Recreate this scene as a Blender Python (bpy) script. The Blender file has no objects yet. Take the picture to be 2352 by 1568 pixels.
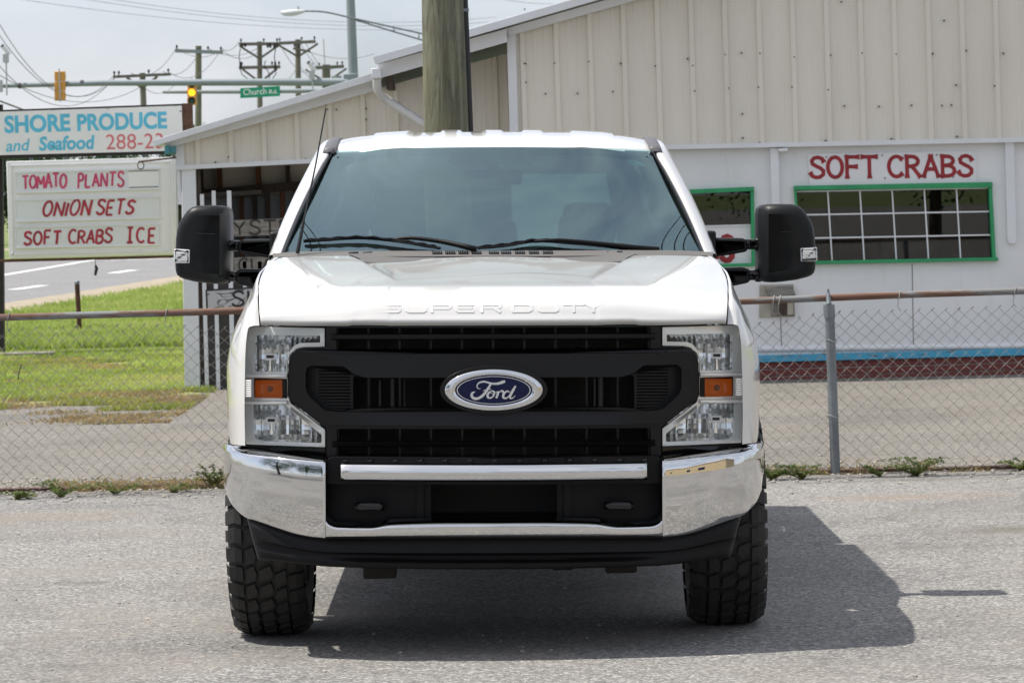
import bpy, bmesh, math, random
import numpy as np
from mathutils import Vector, Matrix

random.seed(7)
rng = np.random.default_rng(7)
sc = bpy.context.scene
col = sc.collection
R = math.radians

# ------------------------------------------------------------------ camera
F = 8250.0                 # focal length in pixels of a 2352 x 1568 frame
CAMH = 1.75
PITCH = math.atan(334.0 / F)
ROLL = R(1.3)
f_ = Vector((0, math.cos(PITCH), -math.sin(PITCH)))
up0 = Vector((0, math.sin(PITCH), math.cos(PITCH)))
r0 = Vector((1, 0, 0))
Rv = r0 * math.cos(ROLL) - up0 * math.sin(ROLL)
Uv = r0 * math.sin(ROLL) + up0 * math.cos(ROLL)
C0 = Vector((0, 0, CAMH))
cam_d = bpy.data.cameras.new("camera")
cam = bpy.data.objects.new("camera", cam_d)
col.objects.link(cam)
sc.camera = cam
mw = Matrix((Rv, Uv, -f_)).transposed().to_4x4()
mw.translation = C0
cam.matrix_world = mw
cam_d.sensor_width = 36.0
cam_d.lens = 36.0 * F / 2352.0
cam_d.clip_start = 0.1
cam_d.clip_end = 4000
cam_d.dof.use_dof = True
cam_d.dof.focus_distance = 14.2
cam_d.dof.aperture_fstop = 16.0

# ------------------------------------------------------------------ sky, sun, exposure
SUN_TRAVEL = Vector((0.5, -0.05, -1.0)).normalized()
world = bpy.data.worlds.new("World")
sc.world = world
world.use_nodes = True
wn = world.node_tree.nodes
wl = world.node_tree.links
bg = wn["Background"]
sky = wn.new("ShaderNodeTexSky")
sky.sky_type = 'NISHITA'
sky.sun_disc = False
sky.sun_elevation = math.asin(-SUN_TRAVEL.z)
sky.sun_rotation = math.atan2(-SUN_TRAVEL.x, -SUN_TRAVEL.y)
sky.air_density = 0.65
sky.dust_density = 2.2
sky.ozone_density = 2.0
# thin high cloud over the whole sky: a soft veil mixed into the clear-sky radiance
w_tc = wn.new("ShaderNodeTexCoord")
w_mp = wn.new("ShaderNodeMapping")
w_mp.inputs['Scale'].default_value = (1.0, 1.6, 2.2)
w_nz = wn.new("ShaderNodeTexNoise")
w_nz.inputs['Scale'].default_value = 3.4
w_nz.inputs['Detail'].default_value = 7
w_nz.inputs['Roughness'].default_value = 0.55
w_nz.inputs['Distortion'].default_value = 1.1
w_rp = wn.new("ShaderNodeMapRange")
w_rp.inputs[1].default_value = 0.36
w_rp.inputs[2].default_value = 0.68
w_rp.inputs[3].default_value = 0.34
w_rp.inputs[4].default_value = 1.0
w_mx = wn.new("ShaderNodeMix")
w_mx.data_type = 'RGBA'
w_mx.inputs[7].default_value = (4.5, 4.6, 4.85, 1)
wl.new(w_tc.outputs['Generated'], w_mp.inputs[0])
wl.new(w_mp.outputs[0], w_nz.inputs['Vector'])
wl.new(w_nz.outputs['Fac'], w_rp.inputs[0])
wl.new(w_rp.outputs[0], w_mx.inputs[0])
wl.new(sky.outputs[0], w_mx.inputs[6])
wl.new(w_mx.outputs[2], bg.inputs[0])
bg.inputs[1].default_value = 0.15
sun_d = bpy.data.lights.new("sun", 'SUN')
sun_d.energy = 4.2
sun_d.angle = R(0.55)
sun_d.color = (1.0, 0.945, 0.85)
sun = bpy.data.objects.new("sun", sun_d)
col.objects.link(sun)
sun.rotation_euler = SUN_TRAVEL.to_track_quat('-Z', 'Y').to_euler()
sun.location = (-20, 0, 40)
vs = sc.view_settings
vs.view_transform = 'Standard'
vs.look = 'None'
vs.exposure = 0.38
vs.gamma = 1.0
vs.use_curve_mapping = False
sc.cycles.use_denoising = True
sc.cycles.max_bounces = 10
sc.cycles.transparent_max_bounces = 16


def ray(u, v):
    return f_ + Rv * ((u - 1176.0) / F) + Uv * ((784.0 - v) / F)


def at(u, v, Y):
    d = ray(u, v)
    return C0 + d * (Y / d.y)


def ground(u, v, z=0.0):
    d = ray(u, v)
    return C0 + d * ((z - CAMH) / d.z)


# ------------------------------------------------------------------ materials
MATS = {}


def _bsdf(m):
    return m.node_tree.nodes["Principled BSDF"]


def newmat(name):
    m = bpy.data.materials.new(name)
    m.use_nodes = True
    MATS[name] = m
    return m, m.node_tree.nodes, m.node_tree.links, m.node_tree.nodes["Principled BSDF"]


def setb(b, **kw):
    for k, v in kw.items():
        b.inputs[k].default_value = v


def coords(nt, ln, scale=(1, 1, 1), kind='Object'):
    tc = nt.new("ShaderNodeTexCoord")
    mp = nt.new("ShaderNodeMapping")
    mp.inputs['Scale'].default_value = scale
    ln.new(tc.outputs[kind], mp.inputs[0])
    return mp.outputs[0]


def noise(nt, ln, vec, scale, detail=4, rough=0.55, dist=0.0):
    n = nt.new("ShaderNodeTexNoise")
    n.inputs['Scale'].default_value = scale
    n.inputs['Detail'].default_value = detail
    n.inputs['Roughness'].default_value = rough
    n.inputs['Distortion'].default_value = dist
    ln.new(vec, n.inputs['Vector'])
    return n.outputs['Fac']


def ramp(nt, ln, fac, stops):
    r = nt.new("ShaderNodeValToRGB")
    e = r.color_ramp.elements
    while len(e) < len(stops):
        e.new(0.5)
    for i, (p, c) in enumerate(stops):
        e[i].position = p
        e[i].color = (*c, 1) if len(c) == 3 else c
    ln.new(fac, r.inputs[0])
    return r.outputs[0]


def mixc(nt, ln, fac, a, b, mode='MIX'):
    m = nt.new("ShaderNodeMix")
    m.data_type = 'RGBA'
    m.blend_type = mode
    for s, val in ((m.inputs['Factor'], fac), (m.inputs[6], a), (m.inputs[7], b)):
        if hasattr(val, 'links'):
            ln.new(val, s)
        elif isinstance(val, (int, float)):
            s.default_value = val
        else:
            s.default_value = (*val, 1)
    return m.outputs[2]


def bump(nt, ln, b, h, strength=0.3, dist=0.01):
    n = nt.new("ShaderNodeBump")
    n.inputs['Strength'].default_value = strength
    n.inputs['Distance'].default_value = dist
    ln.new(h, n.inputs['Height'])
    ln.new(n.outputs[0], b.inputs['Normal'])


def simple(name, c, rough=0.5, metal=0.0, var=0.0, vscale=6.0, bmp=0.0, bscale=40.0, bdist=0.004,
           coat=0.0, spec=0.5, stretch=(1, 1, 1)):
    m, nt, ln, b = newmat(name)
    setb(b, **{'Base Color': (*c, 1), 'Roughness': rough, 'Metallic': metal, 'Specular IOR Level': spec})
    if coat:
        setb(b, **{'Coat Weight': coat, 'Coat Roughness': 0.04})
    if var or bmp:
        vec = coords(nt, ln, stretch)
    if var:
        n = noise(nt, ln, vec, vscale, 6, 0.6)
        lo = tuple(max(0, x * (1 - var)) for x in c)
        hi = tuple(min(1, x * (1 + var)) for x in c)
        cc = ramp(nt, ln, n, [(0.3, lo), (0.7, hi)])
        ln.new(cc, b.inputs['Base Color'])
    if bmp:
        bump(nt, ln, b, noise(nt, ln, vec, bscale, 5), bmp, bdist)
    return m


def asphalt(name, dark, mid, light, grain, tint, tamt, stain=0.25, spots=()):
    m, nt, ln, b = newmat(name)
    vec = coords(nt, ln)
    vo = nt.new("ShaderNodeTexVoronoi")
    vo.inputs['Scale'].default_value = grain
    ln.new(vec, vo.inputs['Vector'])
    sep = nt.new("ShaderNodeSeparateColor")
    ln.new(vo.outputs['Color'], sep.inputs[0])
    fine = noise(nt, ln, vec, grain * 0.8, 3, 0.7)
    mul = nt.new("ShaderNodeMath")
    mul.operation = 'MULTIPLY_ADD'
    mul.inputs[1].default_value = 0.6
    ln.new(sep.outputs[0], mul.inputs[0])
    f2 = nt.new("ShaderNodeMath")
    f2.operation = 'MULTIPLY'
    f2.inputs[1].default_value = 0.42
    ln.new(fine, f2.inputs[0])
    ln.new(f2.outputs[0], mul.inputs[2])
    c = ramp(nt, ln, mul.outputs[0], [(0.12, dark), (0.42, mid), (0.62, tuple(x * 1.12 for x in mid)), (0.86, light)])
    big = noise(nt, ln, vec, 0.55, 6, 0.62, 0.6)
    bigc = ramp(nt, ln, big, [(0.32, (1 - stain,) * 3), (0.55, (1, 1, 1)), (0.75, (1.0, 1.0, 1.0))])
    c = mixc(nt, ln, 1.0, c, bigc, 'MULTIPLY')
    tn = noise(nt, ln, vec, 0.9, 5, 0.6)
    tf = ramp(nt, ln, tn, [(0.42, (0, 0, 0)), (0.7, (tamt,) * 3)])
    c = mixc(nt, ln, tf, c, tint)
    # thin wandering cracks
    cv = nt.new("ShaderNodeTexVoronoi")
    cv.feature = 'DISTANCE_TO_EDGE'
    cv.inputs['Scale'].default_value = 0.35
    wv = nt.new("ShaderNodeVectorMath")
    wv.operation = 'MULTIPLY_ADD'
    nz = nt.new("ShaderNodeTexNoise")
    nz.inputs['Scale'].default_value = 2.2
    nz.inputs['Detail'].default_value = 6
    ln.new(vec, nz.inputs['Vector'])
    ln.new(nz.outputs['Color'], wv.inputs[0])
    wv.inputs[1].default_value = (0.9, 0.9, 0.9)
    ln.new(vec, wv.inputs[2])
    ln.new(wv.outputs[0], cv.inputs['Vector'])
    cf = ramp(nt, ln, cv.outputs['Distance'], [(0.0, (0.55,) * 3), (0.004, (0.0,) * 3)])
    c = mixc(nt, ln, cf, c, tuple(x * 0.35 for x in mid))
    for (sx_, sy_, rx_, ry_, scol, samt) in spots:        # single stains with ragged edges
        vm = nt.new("ShaderNodeVectorMath")
        vm.operation = 'MULTIPLY_ADD'
        vm.inputs[1].default_value = (1 / rx_, 1 / ry_, 0)
        vm.inputs[2].default_value = (-sx_ / rx_, -sy_ / ry_, 0)
        ln.new(vec, vm.inputs[0])
        le = nt.new("ShaderNodeVectorMath")
        le.operation = 'LENGTH'
        ln.new(vm.outputs[0], le.inputs[0])
        wob = noise(nt, ln, vec, 5.0, 6, 0.7)
        ad = nt.new("ShaderNodeMath")
        ad.operation = 'MULTIPLY_ADD'
        ad.inputs[1].default_value = 1.6
        ln.new(wob, ad.inputs[0])
        ln.new(le.outputs['Value'], ad.inputs[2])
        sf = ramp(nt, ln, ad.outputs[0], [(0.55, (samt,) * 3), (1.0, (0, 0, 0))])
        mr_ = nt.new("ShaderNodeMapRange")
        mr_.inputs[1].default_value = 0.6
        mr_.inputs[2].default_value = 1.9
        mr_.inputs[3].default_value = samt
        mr_.inputs[4].default_value = 0.0
        ln.new(ad.outputs[0], mr_.inputs[0])
        c = mixc(nt, ln, mr_.outputs[0], c, scol)
    ln.new(c, b.inputs['Base Color'])
    setb(b, **{'Roughness': 0.85, 'Specular IOR Level': 0.3})
    bump(nt, ln, b, mul.outputs[0], 0.55, 0.006)
    return m


asphalt('near_asphalt', (0.052, 0.052, 0.053), (0.195, 0.192, 0.187), (0.50, 0.485, 0.465), 92, (0.225, 0.203, 0.175), 0.5, 0.30,
        ((2.55, 18.2, .60, .28, (0.10, 0.09, 0.072), .75), (1.9, 17.4, .5, .2, (0.12, 0.105, 0.085), .5), (2.2, 20.2, .75, .22, (0.25, 0.17, 0.11), .5), (-2.0, 16.6, .22, .14, (0.08, 0.078, 0.075), .7), (-1.75, 13.6, .3, .14, (0.10, 0.098, 0.095), .5), (1.75, 12.95, .35, .12, (0.11, 0.105, 0.10), .5), (-2.9, 20.2, 1.2, .5, (0.24, 0.20, 0.15), .5)))
asphalt('far_asphalt', (0.085, 0.08, 0.073), (0.17, 0.16, 0.145), (0.32, 0.30, 0.27), 60, (0.20, 0.178, 0.145), 0.5, 0.25)
asphalt('road_asphalt', (0.15, 0.15, 0.155), (0.21, 0.21, 0.215), (0.27, 0.27, 0.27), 20, (0.24, 0.24, 0.24), 0.3, 0.12)
simple('line_paint', (0.75, 0.75, 0.73), 0.7, var=0.12, vscale=9)
simple('lawn_base', (0.23, 0.235, 0.09), 0.95, var=0.35, vscale=3, bmp=0.4, bscale=40, bdist=0.02)
simple('far_grass', (0.15, 0.19, 0.06), 0.95, var=0.3, vscale=0.3)
simple('dirt', (0.36, 0.29, 0.205), 0.95, var=0.25, vscale=9, bmp=0.4, bscale=50, bdist=0.01)
simple('soil_field', (0.14, 0.18, 0.055), 0.95, var=0.4, vscale=0.6)
simple('kerb_concrete', (0.33, 0.28, 0.21), 0.9, var=0.2, vscale=5, bmp=0.3)


def paint_white():
    m, nt, ln, b = newmat('white_paint')
    setb(b, **{'Base Color': (0.67, 0.67, 0.665, 1), 'Roughness': 0.30, 'Coat Weight': 1.0, 'Coat Roughness': 0.03,
               'Specular IOR Level': 0.5})
    vec = coords(nt, ln)
    bump(nt, ln, b, noise(nt, ln, vec, 260, 2), 0.012, 0.002)
    cn = b.inputs['Coat Normal']
    return m


paint_white()
m, nt, ln, b = newmat('chrome')
setb(b, **{'Base Color': (0.68, 0.69, 0.70, 1), 'Metallic': 1.0, 'Roughness': 0.035})
vec = coords(nt, ln)
bump(nt, ln, b, noise(nt, ln, vec, 3.5, 3), 0.10, 0.012)
simple('black_plastic', (0.0065, 0.0065, 0.0075), 0.45, spec=0.17, bmp=0.12, bscale=500, bdist=0.001)
simple('grille_black', (0.0055, 0.0055, 0.006), 0.30, spec=0.30, bmp=0.10, bscale=600, bdist=0.001)
simple('mirror_black', (0.011, 0.0125, 0.0135), 0.42, spec=0.22, bmp=0.15, bscale=650, bdist=0.001)
simple('gloss_black', (0.008, 0.008, 0.009), 0.12)
simple('cowl_grey', (0.115, 0.11, 0.107), 0.6, bmp=0.2, bscale=400, bdist=0.001)
simple('moulding_grey', (0.10, 0.10, 0.108), 0.5, bmp=0.2, bscale=500, bdist=0.001)
simple('frit_black', (0.012, 0.014, 0.018), 0.35)
simple('rubber', (0.020, 0.0195, 0.019), 0.68, var=0.35, vscale=14, bmp=0.25, bscale=120, bdist=0.002)
simple('radiator', (0.020, 0.018, 0.015), 0.6, bmp=0.6, bscale=180, bdist=0.004, stretch=(0.1, 1, 6))
simple('dark_under', (0.014, 0.013, 0.012), 0.8)
simple('steel_rim', (0.55, 0.56, 0.57), 0.3, metal=1.0)
simple('interior_dark', (0.11, 0.115, 0.12), 0.75)
simple('interior_light', (0.62, 0.63, 0.60), 0.8)
simple('seat_grey', (0.14, 0.145, 0.155), 0.85, var=0.15, vscale=30)
simple('emblem_blue', (0.004, 0.008, 0.05), 0.30, spec=0.25)
simple('emblem_silver', (0.72, 0.73, 0.75), 0.25, metal=0.9)
simple('bezel_silver', (0.90, 0.90, 0.88), 0.22, metal=0.35)
simple('reflector', (0.94, 0.95, 0.95), 0.16, metal=0.92)
simple('amber', (0.80, 0.20, 0.02), 0.22)
simple('sticker_green', (0.80, 0.98, 0.88), 0.5)


def glassmat(name, tint, ior=1.5, rough=0.0, refl=(1, 1, 1), film=0.0):
    m = bpy.data.materials.new(name)
    m.use_nodes = True
    MATS[name] = m
    nt, ln = m.node_tree.nodes, m.node_tree.links
    nt.remove(nt["Principled BSDF"])
    out = nt["Material Output"]
    tr = nt.new("ShaderNodeBsdfTransparent")
    tr.inputs[0].default_value = (*tint, 1)
    gl = nt.new("ShaderNodeBsdfGlossy")
    gl.inputs['Roughness'].default_value = rough
    gl.inputs['Color'].default_value = (*refl, 1)
    fr = nt.new("ShaderNodeFresnel")
    fr.inputs['IOR'].default_value = ior
    mx = nt.new("ShaderNodeMixShader")
    ln.new(fr.outputs[0], mx.inputs[0])
    ln.new(tr.outputs[0], mx.inputs[1])
    ln.new(gl.outputs[0], mx.inputs[2])
    last = mx.outputs[0]
    if film:                               # thin film of dust on the pane
        df = nt.new("ShaderNodeBsdfDiffuse")
        df.inputs[0].default_value = (0.55, 0.62, 0.62, 1)
        vec = coords(nt, ln, (1.0, 1.0, 1.0))
        nz = noise(nt, ln, vec, 3.0, 5, 0.6, 0.6)
        mr = nt.new("ShaderNodeMapRange")
        mr.inputs[1].default_value = 0.3
        mr.inputs[2].default_value = 0.7
        mr.inputs[3].default_value = film * 0.55
        mr.inputs[4].default_value = film * 1.3
        ln.new(nz, mr.inputs[0])
        m2 = nt.new("ShaderNodeMixShader")
        ln.new(mr.outputs[0], m2.inputs[0])
        ln.new(last, m2.inputs[1])
        ln.new(df.outputs[0], m2.inputs[2])
        last = m2.outputs[0]
    ln.new(last, out.inputs[0])
    return m


glassmat('windshield_glass', (0.64, 0.88, 0.84), 2.95, refl=(0.66, 0.94, 1.0), film=0.010)
glassmat('side_glass', (0.78, 0.86, 0.83), 1.5)
glassmat('privacy_glass', (0.10, 0.125, 0.12), 1.55)
glassmat('rear_glass', (0.36, 0.44, 0.42), 1.5)
glassmat('lens_clear', (0.985, 0.99, 0.99), 1.22)
glassmat('window_glass', (0.55, 0.57, 0.56), 1.6)

simple('siding_beige', (0.74, 0.70, 0.615), 0.5, var=0.07, vscale=1.3, stretch=(1, 1, 0.35))
simple('trim_white', (0.74, 0.76, 0.78), 0.5, var=0.05, vscale=3)


def wallwhite():
    m, nt, ln, b = newmat('wall_white')
    vec = coords(nt, ln)
    n1 = noise(nt, ln, vec, 0.8, 6, 0.6)
    c = ramp(nt, ln, n1, [(0.3, (0.69, 0.71, 0.715)), (0.6, (0.79, 0.805, 0.81))])
    v2 = coords(nt, ln, (9, 9, 0.8))
    n2 = noise(nt, ln, v2, 1.0, 5, 0.7)
    st = ramp(nt, ln, n2, [(0.58, (0, 0, 0)), (0.85, (0.35,) * 3)])
    c = mixc(nt, ln, st, c, (0.42, 0.40, 0.35))
    n3 = noise(nt, ln, vec, 26, 3, 0.5)
    sp = ramp(nt, ln, n3, [(0.76, (0, 0, 0)), (0.80, (0.7,) * 3)])
    c = mixc(nt, ln, sp, c, (0.25, 0.2, 0.15))
    ln.new(c, b.inputs['Base Color'])
    setb(b, Roughness=0.6)
    bump(nt, ln, b, n2, 0.1, 0.003)


wallwhite()
simple('brick_red', (0.175, 0.045, 0.035), 0.75, var=0.35, vscale=7, bmp=0.4, bscale=60)
simple('mortar', (0.36, 0.31, 0.28), 0.95, bmp=0.4, bscale=80)


def peeling(name, base, under, scale=(5, 5, 40), thr=0.60):
    m, nt, ln, b = newmat(name)
    vec = coords(nt, ln, scale)
    n = noise(nt, ln, vec, 1.0, 6, 0.65, 0.4)
    c = ramp(nt, ln, n, [(thr - 0.015, base), (thr, under), (thr + 0.10, tuple(x * 0.6 for x in under))])
    ln.new(c, b.inputs['Base Color'])
    setb(b, Roughness=0.7)
    bump(nt, ln, b, n, 0.3, 0.004)


peeling('blue_peeling', (0.07, 0.38, 0.58), (0.13, 0.12, 0.11))
simple('teal_board', (0.09, 0.32, 0.38), 0.7, var=0.2, vscale=8)
simple('green_paint', (0.025, 0.30, 0.115), 0.5, var=0.15, vscale=5)
simple('red_paint', (0.30, 0.018, 0.024), 0.55, var=0.22, vscale=8)
simple('pink_paint', (0.52, 0.05, 0.14), 0.55, var=0.3, vscale=14)
simple('crimson_paint', (0.36, 0.02, 0.045), 0.55, var=0.4, vscale=14)
simple('faded_red', (0.62, 0.16, 0.19), 0.55, var=0.15, vscale=10)
simple('sky_blue_paint', (0.10, 0.47, 0.68), 0.5, var=0.12, vscale=6)
simple('sign_white', (0.76, 0.765, 0.78), 0.45, var=0.05, vscale=1.2)
simple('sign_panel', (0.68, 0.70, 0.74), 0.35, var=0.04, vscale=2)
simple('sign_dark', (0.022, 0.018, 0.017), 0.7, var=0.4, vscale=10)
simple('rusty_brown', (0.085, 0.04, 0.026), 0.85, var=0.55, vscale=9, bmp=0.4, bscale=60)
simple('black_letter', (0.03, 0.028, 0.027), 0.8, var=0.4, vscale=30)
simple('vent_cream', (0.42, 0.40, 0.33), 0.8, var=0.2, vscale=9)
simple('weathered_wood', (0.22, 0.205, 0.18), 0.9, var=0.45, vscale=3, bmp=0.4, bscale=20, stretch=(2, 2, 20))
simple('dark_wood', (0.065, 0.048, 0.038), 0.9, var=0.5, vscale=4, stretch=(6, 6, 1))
simple('rust_wood', (0.14, 0.06, 0.03), 0.9, var=0.5, vscale=4, stretch=(6, 6, 1))
simple('plastic_panel', (0.30, 0.31, 0.31), 0.6, var=0.1, vscale=2)
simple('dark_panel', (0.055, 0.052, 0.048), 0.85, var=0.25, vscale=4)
simple('room_dark', (0.10, 0.095, 0.085), 0.9)
simple('screw_grey', (0.10, 0.095, 0.09), 0.6)


def woodgrain():
    m, nt, ln, b = newmat('grain_board')
    vec = coords(nt, ln, (1.6, 1.6, 4.0))
    n = noise(nt, ln, vec, 2.2, 2, 0.4, 0.8)
    mu = nt.new("ShaderNodeMath")
    mu.operation = 'MULTIPLY'
    mu.inputs[1].default_value = 34.0
    ln.new(n, mu.inputs[0])
    s = nt.new("ShaderNodeMath")
    s.operation = 'SINE'
    ln.new(mu.outputs[0], s.inputs[0])
    c = ramp(nt, ln, s.outputs[0], [(0.35, (0.50, 0.50, 0.51)), (0.80, (0.42, 0.42, 0.43)), (0.97, (0.10, 0.10, 0.10))])
    ln.new(c, b.inputs['Base Color'])
    setb(b, Roughness=0.8)


woodgrain()


def polewood():
    m, nt, ln, b = newmat('pole_wood')
    v1 = coords(nt, ln, (14, 14, 0.9))
    n1 = noise(nt, ln, v1, 2.0, 8, 0.7, 0.5)
    v2 = coords(nt, ln, (1, 1, 0.6))
    n2 = noise(nt, ln, v2, 4.0, 5, 0.6)
    c1 = ramp(nt, ln, n1, [(0.30, (0.045, 0.048, 0.037)), (0.5, (0.155, 0.165, 0.12)), (0.70, (0.31, 0.32, 0.235))])
    tint = ramp(nt, ln, n2, [(0.4, (0, 0, 0)), (0.65, (0.55,) * 3)])
    c = mixc(nt, ln, tint, c1, (0.20, 0.185, 0.10))
    v3 = coords(nt, ln, (30, 30, 0.35))
    n3 = noise(nt, ln, v3, 1.0, 4, 0.6)
    ck = ramp(nt, ln, n3, [(0.66, (0, 0, 0)), (0.71, (0.8,) * 3)])
    c = mixc(nt, ln, ck, c, (0.05, 0.048, 0.04))
    ln.new(c, b.inputs['Base Color'])
    setb(b, Roughness=0.95)
    v4 = coords(nt, ln, (5, 5, 1.3))
    n4 = noise(nt, ln, v4, 1.6, 6, 0.7, 1.2)
    pt = ramp(nt, ln, n4, [(0.52, (0, 0, 0)), (0.66, (0.7,) * 3)])
    c = mixc(nt, ln, pt, c, (0.085, 0.075, 0.055))
    ln.new(c, b.inputs['Base Color'])
    bump(nt, ln, b, n1, 1.0, 0.02)


polewood()
simple('far_pole_wood', (0.16, 0.15, 0.13), 0.9, var=0.25, vscale=2, stretch=(4, 4, 0.5))
simple('galvanised', (0.18, 0.20, 0.215), 0.45, metal=0.35, var=0.25, vscale=7)
simple('mast_steel', (0.24, 0.28, 0.295), 0.5, metal=0.2, var=0.08, vscale=1)
simple('fence_wire', (0.33, 0.32, 0.30), 0.75, var=0.35, vscale=5, spec=0.2)
simple('cable_black', (0.02, 0.02, 0.022), 0.6)
simple('line_grey', (0.10, 0.10, 0.105), 0.6)
simple('signal_yellow', (0.62, 0.30, 0.045), 0.5, var=0.15, vscale=3)
simple('street_green', (0.0, 0.30, 0.17), 0.5)
simple('letter_white', (0.82, 0.85, 0.83), 0.5)
simple('grey_box', (0.45, 0.46, 0.46), 0.5)


def rail():
    m, nt, ln, b = newmat('rusty_rail')
    vec = coords(nt, ln, (1.2, 8, 8))
    n = noise(nt, ln, vec, 2.0, 7, 0.7)
    c = ramp(nt, ln, n, [(0.46, (0.19, 0.20, 0.205)), (0.53, (0.165, 0.11, 0.085)), (0.60, (0.15, 0.07, 0.042)), (0.8, (0.085, 0.045, 0.03))])
    ln.new(c, b.inputs['Base Color'])
    setb(b, Roughness=0.75)
    bump(nt, ln, b, n, 0.3, 0.003)


rail()
m, nt, ln, b = newmat('amber_lamp')
setb(b, **{'Base Color': (0.9, 0.45, 0.02, 1), 'Emission Color': (1.0, 0.5, 0.02, 1), 'Emission Strength': 1.3})
simple('lamp_off_green', (0.01, 0.06, 0.05), 0.2)
simple('lamp_off_red', (0.05, 0.012, 0.01), 0.2)
simple('lamp_glass', (0.6, 0.63, 0.64), 0.3)


def foliage(name, a, bb, cc, scale=3.0):
    m, nt, ln, b = newmat(name)
    vec = coords(nt, ln)
    n = noise(nt, ln, vec, scale, 5, 0.6)
    c = ramp(nt, ln, n, [(0.35, a), (0.52, bb), (0.70, cc)])
    ln.new(c, b.inputs['Base Color'])
    setb(b, **{'Roughness': 0.6, 'Specular IOR Level': 0.25, 'Subsurface Weight': 0.0})
    tr = nt.new("ShaderNodeBsdfTranslucent")
    ln.new(c, tr.inputs[0])
    mx = nt.new("ShaderNodeMixShader")
    mx.inputs[0].default_value = 0.42
    ln.new(b.outputs[0], mx.inputs[1])
    ln.new(tr.outputs[0], mx.inputs[2])
    ln.new(mx.outputs[0], nt["Material Output"].inputs[0])


foliage('grass_lush', (0.28, 0.39, 0.075), (0.41, 0.51, 0.14), (0.54, 0.58, 0.22), 0.7)
foliage('grass_dry', (0.26, 0.32, 0.07), (0.36, 0.36, 0.11), (0.48, 0.36, 0.17), 1.2)
foliage('grass_brown', (0.28, 0.20, 0.095), (0.36, 0.28, 0.15), (0.19, 0.2, 0.07), 2.0)
foliage('weed_green', (0.09, 0.145, 0.04), (0.15, 0.20, 0.065), (0.27, 0.25, 0.11), 9)
foliage('tree_leaf', (0.022, 0.05, 0.02), (0.035, 0.08, 0.03), (0.06, 0.11, 0.04), 0.5)

# ------------------------------------------------------------------ mesh helpers


def empty(name, loc=(0, 0, 0), rot=(0, 0, 0)):
    o = bpy.data.objects.new(name, None)
    col.objects.link(o)
    o.location = loc
    o.rotation_euler = rot
    o.empty_display_size = 0.2
    return o


def tag(o, label=None, cat=None, group=None, kind=None):
    if label:
        o['label'] = label
    if cat:
        o['category'] = cat
    if group:
        o['group'] = group
    if kind:
        o['kind'] = kind
    return o


def ob(name, verts, faces, mat, parent=None, smooth=None, bevel=0.0, bseg=2, loc=None):
    me = bpy.data.meshes.new(name)
    me.from_pydata([tuple(v) for v in verts], [], faces)
    me.materials.append(MATS[mat])
    me.validate()
    o = bpy.data.objects.new(name, me)
    col.objects.link(o)
    if parent is not None:
        o.parent = parent
    if loc is not None:
        o.location = loc
    if smooth is not None:
        me.polygons.foreach_set('use_smooth', [True] * len(me.polygons))
        if smooth < 180:
            me.set_sharp_from_angle(angle=R(smooth))
    if bevel:
        md = o.modifiers.new('bevel', 'BEVEL')
        md.width = bevel
        md.segments = bseg
        md.limit_method = 'ANGLE'
        md.angle_limit = R(35)
        if smooth is None:
            me.polygons.foreach_set('use_smooth', [True] * len(me.polygons))
            me.set_sharp_from_angle(angle=R(50))
    return o


def fix_normals(o):
    bm = bmesh.new()
    bm.from_mesh(o.data)
    bmesh.ops.recalc_face_normals(bm, faces=bm.faces)
    bm.to_mesh(o.data)
    bm.free()
    return o


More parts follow.
